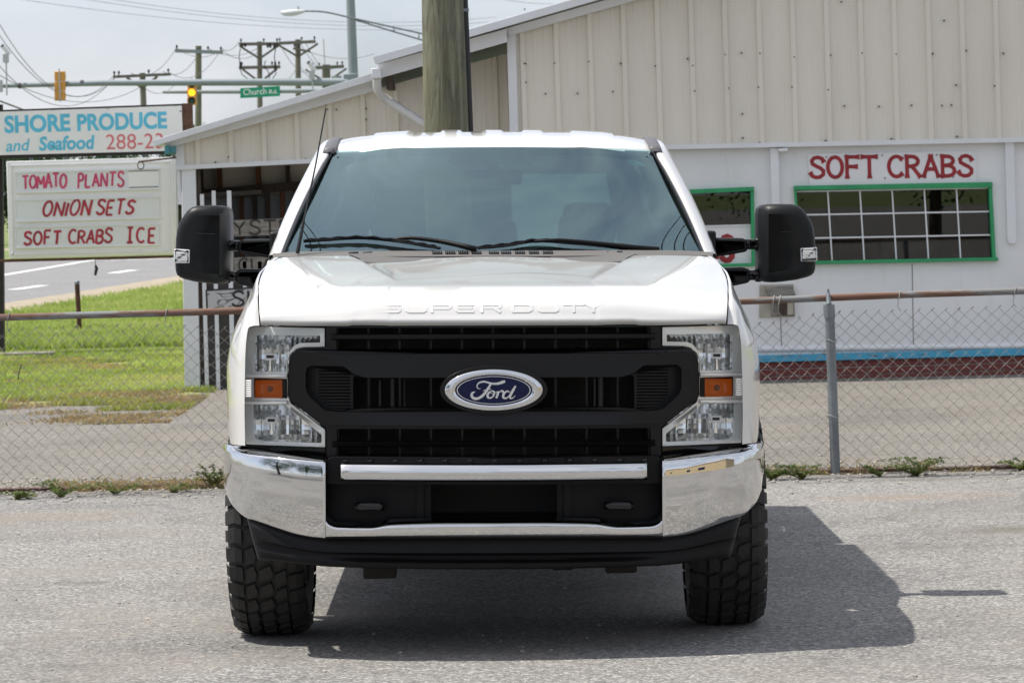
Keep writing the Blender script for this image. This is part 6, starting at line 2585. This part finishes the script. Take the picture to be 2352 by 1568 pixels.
for i, (pts, ws_) in enumerate(scripts):
    P = catmull([(fz(x, y)[0], fz(x, y)[1], 0) for x, y in pts], 5)
    W = catmull([(w, 0, 0) for w in ws_], 5)
    n = len(P)
    vv, ff = [], []
    for j in range(n):
        d = (P[min(j + 1, n - 1)] - P[max(j - 1, 0)]).normalized()
        nn = Vector((-d.y, d.x, 0)) * max(.4, W[j].x / 3.0 * .5)
        for s_ in (1, -1):
            q = P[j] + nn * s_
            vv.append(TX(q.x, q.y, .0588 - .0002 * i))
            vv.append(TX(q.x, q.y, .0604))
    for j in range(n - 1):
        b0 = 4 * j
        ff += [(b0, b0 + 2, b0 + 6, b0 + 4), (b0, b0 + 4, b0 + 5, b0 + 1), (b0 + 2, b0 + 3, b0 + 7, b0 + 6)]
    ff += [(0, 1, 3, 2), (4 * n - 4, 4 * n - 2, 4 * n - 1, 4 * n - 3)]
    sm.add(vv, ff)
sm.build('emblem_script', 'emblem_silver', emb)

# ---------------------------------------------------------------- headlights
def yh(x, z):
    t = max(0, (abs(x) - .63) / .32)
    return .02 + .10 * t ** 1.6


lens_out = [(388, 751), (566, 749), (577, 753), (578, 760), (577, 1010), (574, 1023), (388, 1026), (388, 985), (468, 925), (475, 906), (475, 830), (469, 813), (455, 800), (437, 796), (388, 795)]
up_l = [(399, 769), (545, 769), (553, 776), (553, 853), (478, 853), (478, 826), (473, 808), (460, 792), (445, 786), (399, 785)]
lo_l = [(557, 930), (480, 930), (470, 940), (397, 997), (397, 1016), (538, 1014), (552, 1008), (557, 996)]
tn_l = [(555, 869), (476, 869), (476, 914), (555, 914)]
for sg_ in (-1, 1):
    hl_ = empty('headlight')
    hl_.parent = truck
    flip = lambda lp: [(sg_ * h, v) for h, v in lp]
    D0 = .175
    tplate('bezel', [flip(lens_out), round_poly(flip(up_l), 3), round_poly(flip(lo_l), 3), round_poly(flip(tn_l), 2)], D0 + .022, D0 + .05, 'bezel_silver', hl_, dref=.2, yfun=yh, bevel=.004)
    tplate('housing', [flip(inset_loop(lens_out, 2))], D0 + .135, D0 + .15, 'dark_under', hl_, dref=.2, yfun=yh)
    # dividing ribs above and below the turn signal
    for (va, vb) in ((856, 866), (917, 928)):
        rows = []
        for (v, d) in ((va, .045), (va + 1, .012), ((va + vb) / 2, .006), (vb - 1, .012), (vb, .045)):
            rows.append([tuple(TX(sg_ * h, v, D0 + d + yh(h / S(.2), 0))) for h in (476, 500, 530, 560, 574)])
        gridmesh('rib', dense(np.array(rows), 2, 2), 'bezel_silver', hl_, smooth=60)
    # fluted reflectors: bowl of many vertical facets
    for (lp, vb_) in ((up_l, 845), (lo_l, 1000)):
        hmin, hmax = min(q[0] for q in lp) - 2, max(q[0] for q in lp) + 2
        vmin, vmax = min(q[1] for q in lp) - 2, max(q[1] for q in lp) + 2
        rr = random.Random(vb_)
        nf = 28
        colh = [hmin + (hmax - hmin) * k / nf for k in range(nf + 1)]
        offs = [rr.uniform(-.008, .008) + (.005 if k % 2 else -.005) for k in range(nf + 1)]
        rows = []
        nv_ = 9
        for i in range(nv_):
            tt = i / (nv_ - 1)
            v = vmin + (vmax - vmin) * tt
            row = []
            for k, h in enumerate(colh):
                bowl = .085 - .05 * (2 * tt - 1) ** 2 - .03 * (min(1, abs(h - 515) / 60)) ** 2
                row.append(tuple(TX(sg_ * h, v, D0 + .03 + bowl + offs[k] * (1 if i % 8 else .5) + yh(h / S(.2), 0))))
            rows.append(row)
        gridmesh('reflector', rows, 'reflector', hl_, smooth=None)
    for (hc, vc) in ((513, 816), (511, 962)):
        q = MB()
        a, b2 = T(hc - 12, vc - 7, D0 + .09), T(hc + 12, vc + 7, D0 + .09)
        y_ = D0 + .075
        fr_ = [(a.x, a.z), (b2.x, a.z), (b2.x, b2.z), (a.x, b2.z)]
        fr_ = [(sg_ * x, z) for x, z in fr_]
        ins = inset_loop(fr_, .006)
        sh_ = plate('bulb_shield', [fr_, ins], y_, y_ + .02, 'steel_rim', hl_, xf=lambda c: X(c))
        c_ = MB()
        c_.box(*sorted((ins[0][0], ins[1][0])), y_ + .012, y_ + .018, min(q_[1] for q_ in ins), max(q_[1] for q_ in ins))
        c_.v = [X(p) for p in c_.v]
        c_.build('shield_slot', 'gloss_black', sh_)
        c_ = MB()
        c_.tube([TX(sg_ * hc, vc + 8, D0 + .085), TX(sg_ * hc, vc + 24, D0 + .085)], .006, 8)
        c_.tube([TX(sg_ * hc, vc + 22, D0 + .08), TX(sg_ * hc, vc + 33, D0 + .08)], .009, 10)
        c_.build('bulb_stem', 'reflector', sh_, smooth=60)
    # turn signal: amber bowl with bulb behind a ribbed clear strip
    rows = []
    for (v, d) in ((870, .045), (875, .075), (891, .085), (908, .075), (914, .045)):
        rows.append([tuple(TX(sg_ * h, v, D0 + d - (.03 if h in (486, 548) else 0) + yh(h / S(.2), 0))) for h in (486, 495, 515, 535, 548)])
    gridmesh('turn_signal', dense(np.array(rows), 2, 2), 'amber', hl_, smooth=60)
    q = MB()
    q.tube([TX(sg_ * 514, 891, D0 + .10), TX(sg_ * 514, 891, D0 + .05)], [.012, .010], 12)
    q.build('turn_bulb', 'rust_wood', hl_, smooth=60)
    q = MB()
    for k in range(8):
        a, b2 = TX(sg_ * 557, 872 + k * 5, D0 + .03), TX(sg_ * 573, 872 + k * 5, D0 + .06)
        q.tube([a, b2], .0035, 5)
    q.build('side_flutes', 'bezel_silver', hl_)
    # clear outer lens, wrapping round to the fender
    tplate('lens_cover', [flip(lens_out)], D0 + .004, D0 + .010, 'lens_clear', hl_, dref=.2, yfun=yh, bevel=.003)
    # dark gap under the lamp
    tplate('gap_strip', [flip([(390, 1027), (585, 1024), (592, 1034), (560, 1046), (388, 1058)])], D0 + .06, D0 + .2, 'gloss_black', hl_, dref=.2, yfun=yh)

# ---------------------------------------------------------------- bumper
def yb(h):
    a = abs(h)
    return float(np.interp(a, [0, 200, 386, 470, 540, 580, 605, 616, 622], [0, .012, .055, .10, .165, .225, .31, .42, .60]))


bump_e = empty('front_bumper')
bump_e.parent = truck
for sg_ in (-1, 1):
    cols = [386, 389, 420, 455, 490, 525, 552, 575, 592, 605, 614, 619, 622]
    vt_b = lambda h: np.interp(h, [386, 480, 560, 610, 622], [1048, 1037, 1026, 1019, 1018])
    vt_f = lambda h: np.interp(h, [386, 480, 560, 610, 622], [1060, 1051, 1042, 1035, 1032])
    v_b = lambda h: np.interp(h, [386, 430, 470, 510, 550, 580, 602, 614, 622], [1240, 1236, 1226, 1212, 1197, 1182, 1160, 1135, 1110])
    prof = [(-.02, .13), (0, .10), (.35, .05), (.75, .012), (1, .0)]   # top roll
    rows = []
    for t, d in ((0, .12), (.3, .075), (.6, .036), (.85, .010), (1.0, .0)):
        rows.append([(h, vt_b(h) + (vt_f(h) - vt_b(h)) * t, yb(h) + d + (.012 if h == 386 else 0)) for h in cols])
    for t, d in ((.05, -.006), (.2, -.012), (.45, -.010), (.7, .004), (.88, .022), (.97, .038), (1.0, .06)):
        rows.append([(h, vt_f(h) + (v_b(h) - vt_f(h)) * t, yb(h) + d + (.012 if h == 386 else 0)) for h in cols])
    rows.append([(h, v_b(h) - 1, yb(h) + .12) for h in cols])
    pgrid('chrome_end', rows, 'chrome', bump_e, nu=3, nv=3, smooth=60, sign=sg_)
# lower chrome strip across the middle with dips under the hooks
cols = [-388, -380, -360, -330, -285, -262, -238, -150, 0, 150, 238, 262, 285, 330, 360, 380, 388]
ctop = lambda h: np.interp(abs(h), [0, 225, 262, 290, 370, 380, 388], [1192, 1193, 1200, 1204, 1201, 1192, 1178])
rows = []
for t, d in ((-.10, .075), (0, .052), (.08, .036), (.22, .020), (.34, .014), (.6, .016), (.82, .028), (.95, .045), (1.0, .07)):
    rows.append([(h, ctop(h) + (1239 - ctop(h)) * t, yb(h) + d) for h in cols])
pgrid('chrome_strip', rows, 'chrome', bump_e, nu=3, nv=3, smooth=60)
cols = [-354, -352, -300, -200, -100, 0, 100, 200, 300, 352, 354]
rows = []
for (v, d) in ((1066, .06), (1063, .045), (1063.5, .024), (1067, .010), (1073, .000), (1079, -.008), (1083, -.012), (1092, -.012), (1101, -.004), (1105, .015), (1106, .05)):
    rows.append([(h, v - 3.0 * (abs(h) / 354) ** 2, yb(h) + d + (.03 if abs(h) == 354 else 0)) for h in cols])
pgrid('chrome_bar', rows, 'chrome', bump_e, nu=3, nv=3, smooth=60)


def yb_x(x, z):
    return yb(x * S(.05))


tplate('upper_step', [round_poly(sym([(0, 1052), (372, 1050), (386, 1056), (386, 1112), (0, 1112)]), 4)], .040, .13, 'black_plastic', bump_e, dref=.05, yfun=yb_x, bevel=.008)
st_ = MB()
for k in range(-6, 7):
    a = TX(k * 57.5 + 2, 1054, .05 + yb(k * 57))
    st_.tube([a + Vector((-.011, 0, 0)), a + Vector((-.006, -.012, -.004)), a + Vector((.006, -.012, -.004)), a + Vector((.011, 0, 0))], .004, 6)
st_.build('step_clips', 'gloss_black', bump_e)
for (ha, hb, va, vb, y0) in ((145, 384, 1106, 1203, .125), (-384, -145, 1106, 1203, .125)):
    lp = round_poly([(ha, va), (hb, va), (hb, vb), (ha, vb)], 8)
    h0 = 287 if ha > 0 else -287
    hole = round_poly([(h0 - 42, 1128), (h0 + 46, 1128), (h0 + 46, 1196), (h0 - 42, 1196)], 8)
    tplate('hook_panel', [lp], y0, y0 + .03, 'black_plastic', bump_e, dref=y0, yfun=yb_x, bevel=.003)
tplate('opening_back', [sym([(0, 1104), (386, 1104), (386, 1205), (0, 1208)])], .34, .36, 'dark_under', bump_e, dref=.2)
for h0 in (-170, 170):
    tplate('opening_rib', [[(h0 - 9, 1106), (h0 + 9, 1106), (h0 + 9, 1200), (h0 - 9, 1200)]], .115, .2, 'black_plastic', bump_e, dref=.12, yfun=yb_x, bevel=.003)
tplate('opening_floor', [sym([(0, 1190), (240, 1191), (250, 1200), (0, 1202)])], .07, .34, 'black_plastic', bump_e, dref=.07)
for h0 in (-287, 287):
    hk_ = MB()
    y_ = .055 + yb(h0)
    a = [(h0 - 26, 1162, y_ + .06), (h0 - 26, 1162, y_ + .015), (h0 - 12, 1161, y_ - .004), (h0 + 12, 1161, y_ - .004), (h0 + 26, 1162, y_ + .015), (h0 + 26, 1162, y_ + .20)]
    hk_.tube(catmull([TX(*q) for q in a], 5), .0165, 10)
    hk_.tube([TX(h0 + 26, 1165, y_ + .03), TX(h0 + 26, 1165, y_ + .24)], .012, 8)
    hk_.build('tow_hook', 'gloss_black', bump_e, smooth=60)
# air dam below
cols = [-569, -566, -540, -500, -450, -386, -300, -150, 0, 150, 300, 386, 450, 500, 540, 566, 569]
vtp = lambda h: np.interp(abs(h), [0, 386, 430, 470, 510, 550, 569], [1232, 1233, 1230, 1220, 1206, 1193, 1188])
vbt = lambda h: np.interp(abs(h), [0, 200, 386, 450, 520, 569], [1308, 1307, 1301, 1295, 1287, 1283])
rows = []
for t, d, gr in ((0, .085, 0), (.12, .06, 0), (.42, .045, 0), (.50, .042, 0), (.53, .05, 1), (.60, .055, 1), (.72, .05, 1), (.82, .043, 0), (.95, .045, 0), (1.0, .06, 0), (.98, .16, 0)):
    row = []
    for h in cols:
        hh = h * (1 - .043 * max(0, min(1, t)) * (abs(h) / 569) ** 2)
        groove = .03 * gr * max(0, 1 - (abs(h) / 350) ** 6)
        row.append((hh, vtp(h) + (vbt(h) - vtp(h)) * t, yb(h) * .9 + d + groove + (.03 if abs(h) == 569 else 0)))
    rows.append(row)
pgrid('air_dam', rows, 'black_plastic', bump_e, nu=2, nv=2, smooth=50)
ud = MB()
a = TX(-470, 1286, .25), TX(470, 1286, .25)
ud.box(-.80, .80, .22, .50, .42, .46)
ud.build('under_tray', 'dark_under', bump_e)

# ---------------------------------------------------------------- side mirrors
MOUT = [(608, 640), (607, 560), (607, 495), (609, 480), (617, 472), (634, 469.5), (660, 469), (684, 469.5), (698, 473), (709, 481), (719, 494), (728, 508), (734, 524), (737, 545), (738.5, 575), (739, 605), (738, 618), (735, 627), (728, 633), (718, 637), (693, 643), (665, 646.5), (642, 648.5), (625, 648), (612, 645)]
for sg_ in (-1, 1):
    me_ = empty('side_mirror')
    me_.parent = truck
    MD = 1.83
    mo = (lambda h: h) if sg_ > 0 else (lambda h: 601 + (h - 607) * .95)   # the mirror facing the lawn is folded in a little
    lp = [(sg_ * T(mo(h), v, MD + .1).x, T(mo(h), v, MD + .1).z) for h, v in MOUT]
    # pull the inboard half back so the cap slopes towards the arm
    def sh_m(p):
        xin = abs(p.x) - T(607, 0, MD + .1).x
        t = max(0, 1 - xin / .06)
        return Vector((p.x, p.y + .05 * t * t, p.z))
    cap = puff('mirror_shell', lp, MD, MD + .20, .042, .012, 'mirror_black', me_, n=6, xf=X, shift=sh_m)
    gl2 = inset_loop(lp, .014)
    plate('mirror_glass', [gl2], MD + .199, MD + .204, 'reflector', me_, xf=lambda c: X(c))
    sm_ = MB()
    sm_.tube([TX(sg_ * 634, 535, MD + .012), TX(sg_ * 680, 532.5, MD - .0015), TX(sg_ * 722, 530, MD + .012)], .0018, 5)
    sm_.build('shell_seam', 'gloss_black', cap)
    # signal lamp wrapped on the outer edge
    lpp = round_poly([(sg_ * T(mo(h), v, MD + .05).x, T(h, v, MD + .05).z) for h, v in ((704, 570), (742, 568), (743.5, 598), (738, 601), (705, 601))], .006)
    lo_ = puff('signal_lamp', lpp, MD - .009, MD + .10, .008, .008, 'lamp_glass', me_, xf=X)
    lpp2 = inset_loop(lpp, .010)
    puff('signal_lens', lpp2, MD - .0115, MD + .02, .003, .003, 'reflector', lo_, xf=X)
    for kk in range(3):
        q = MB()
        zz = [p_[1] for p_ in lpp2]
        xx = [p_[0] for p_ in lpp2]
        zc = min(zz) + (max(zz) - min(zz)) * (.25 + .25 * kk)
        q.tube([X((min(xx) + .003, MD - .012, zc)), X((max(xx) - .003, MD - .012, zc))], .0022, 5)
        q.build('lens_rib', 'lamp_glass', lo_)
    # telescoping arms
    for (blk, tb_) in (([(494, 546), (572, 547), (583, 552), (584, 575), (578, 579), (540, 586), (494, 591)], (580, 612, 549.5, 573.5)), ([(520, 616), (574, 614), (588, 619), (590, 645), (584, 650), (550, 657), (520, 658)], (586, 612, 620.5, 644))):
        lpb = round_poly([(sg_ * T(h, v, MD + .1).x, T(h, v, MD + .1).z) for h, v in blk], .006)
        ao = puff('mirror_arm', lpb, MD + .06, MD + .15, .012, .012, 'mirror_black', me_, xf=X)
        h0, h1, v0, v1 = tb_
        lpt = round_poly([(sg_ * T(h, v, MD + .1).x, T(h, v, MD + .1).z) for h, v in ((h0, v0), (h1, v0), (h1, v1), (h0, v1))], .003)
        puff('arm_tube', lpt, MD + .075, MD + .135, .018, .018, 'gloss_black', ao, xf=X)
        q = MB()
        cz_ = T(0, (v0 + v1) / 2, MD + .1).z
        xx0, xx1 = T(602, 0, MD + .1).x, T(616, 0, MD + .1).x
        q.lathe([(.024, xx0 - .0), (.029, xx0 + .004), (.030, xx1)], 16, 'x', (0, MD + .105, cz_))
        q.v = [X((sg_ * x, y, z)) for x, y, z in q.v]
        q.build('arm_collar', 'mirror_black', ao, smooth=60)
    bq = MB()
    bq.box(.90, .955, 1.86, 2.05, 1.36, 1.60)
    bq.v = [X((sg_ * x, y, z)) for x, y, z in bq.v]
    bq.build('mirror_base', 'mirror_black', me_, bevel=.01)

# ---------------------------------------------------------------- wheels
TR, TW = .435, .300


def tyre_proto():
    w = empty('wheel')
    w.parent = truck
    hw = TW / 2
    mb = MB()
    prof = [(.235, -hw * .80), (.25, -hw * .92), (.30, -hw * 1.0), (.36, -hw * .99), (.400, -hw * .93), (.417, -hw * .80), (.421, -hw * .5), (.423, 0), (.421, hw * .5), (.417, hw * .80), (.400, hw * .93), (.36, hw * .99), (.30, hw * 1.0), (.25, hw * .92), (.235, hw * .80)]
    mb.lathe(prof, 72, 'x')
    ty = mb.build('tyre', 'rubber', w, smooth=50)
    # tread: staggered blocks in five rows
    tr = MB()

    def block(poly, r0_, r1_):
        """poly: (x, arc length) outline on the tread, extruded radially"""
        k_ = len(poly)
        vin, vou = [], []
        cxm = sum(p[0] for p in poly) / k_
        cym = sum(p[1] for p in poly) / k_
        for (x, s) in poly:
            drop = .030 * (abs(x) / hw) ** 5
            a = s / TR
            vin.append((x, (r0_ - drop) * math.cos(a), (r0_ - drop) * math.sin(a)))
            x2, s2 = cxm + (x - cxm) * .94, cym + (s - cym) * .94
            a2 = s2 / TR
            drop = .030 * (abs(x2) / hw) ** 5
            vou.append((x2, (r1_ - drop) * math.cos(a2), (r1_ - drop) * math.sin(a2)))
        base = len(tr.v)
        tr.v += vin + vou
        for i in range(k_):
            j = (i + 1) % k_
            tr.f.append((base + i, base + j, base + k_ + j, base + k_ + i))
        tr.f.append(tuple(base + k_ + i for i in range(k_)))
    circ = 2 * math.pi * TR
    N = 35
    st = circ / N
    for k in range(N):
        s0 = k * st
        g_ = st * .17
        for sd in (-1, 1):
            o_ = s0 + (st * .5 if sd > 0 else 0)
            alt = .010 if k % 2 else 0
            # shoulder lug with a notch, wrapping the side wall
            P = [(sd * .088, o_ + g_ * .6), (sd * .118, o_ + g_ * .1), (sd * (.155 - alt), o_ + g_ * .8), (sd * (.155 - alt), o_ + st - g_ * .4), (sd * .118, o_ + st - g_ * 1.1), (sd * .088, o_ + st - g_ * .5)]
            block(P, TR - .022, TR + .002)
            q = sd * (.160 - alt)
            sw = []
            # side biter on the wall
            for (x, r_) in ((.142, .408), (.156, .385), (.156, .350 + alt)):
                for s_ in (o_ + g_, o_ + st - g_):
                    a = s_ / TR
                    sw.append((sd * x, r_ * math.cos(a), r_ * math.sin(a)))
            base = len(tr.v)
            tr.v += sw
            tr.f += [(base, base + 1, base + 3, base + 2), (base + 2, base + 3, base + 5, base + 4)]
        # interlocking centre blocks
        z1 = s0 + st * .2
        block([(-.080, z1), (-.046, z1 - st * .22), (-.034, z1 + st * .30), (-.040, z1 + st * .66), (-.078, z1 + st * .80)], TR - .016, TR + .003)
        block([(-.026, z1 + st * .05), (.020, z1 - st * .22), (.030, z1 + st * .22), (.018, z1 + st * .55), (-.030, z1 + st * .68)], TR - .016, TR + .004)
        block([(.038, z1 + st * .30), (.080, z1 + st * .06), (.082, z1 + st * .66), (.052, z1 + st * 1.0), (.030, z1 + st * .72)], TR - .016, TR + .003)
    tro = tr.build('tread', 'rubber', w)
    tag(tro, kind='stuff')
    rm_ = MB()
    rm_.lathe([(.0, .05), (.09, .05), (.10, .09), (.16, .05), (.20, .03), (.215, .10), (.238, .125), (.238, -.125), (.21, -.10), (.19, -.05), (0, -.05)], 32, 'x')
    rm_.build('rim', 'steel_rim', w, smooth=40)
    return w


def copy_tree(o, parent):
    c_ = o.copy()
    col.objects.link(c_)
    c_.parent = parent
    for ch in o.children:
        copy_tree(ch, c_)
    return c_


w0 = tyre_proto()
ctr = .908
sites = [(-ctr, 1.0, 4), (ctr, 1.0, 4), (-ctr, 5.06, 0), (ctr, 5.06, 0)]
for i, (x, y, st) in enumerate(sites):
    w = w0 if i == 0 else copy_tree(w0, truck)
    w.location = (x + .002 + (.006 if x > 0 else -.004), y, TR + .003)
    w.rotation_euler = (i * .37, 0, 0)
    if i < 2:
        w.rotation_euler = (i * .37, 0, R(-0.6))

# a few scattered things on the lot
for (u, v, r_) in ((1000, 0, 0),):
    pass
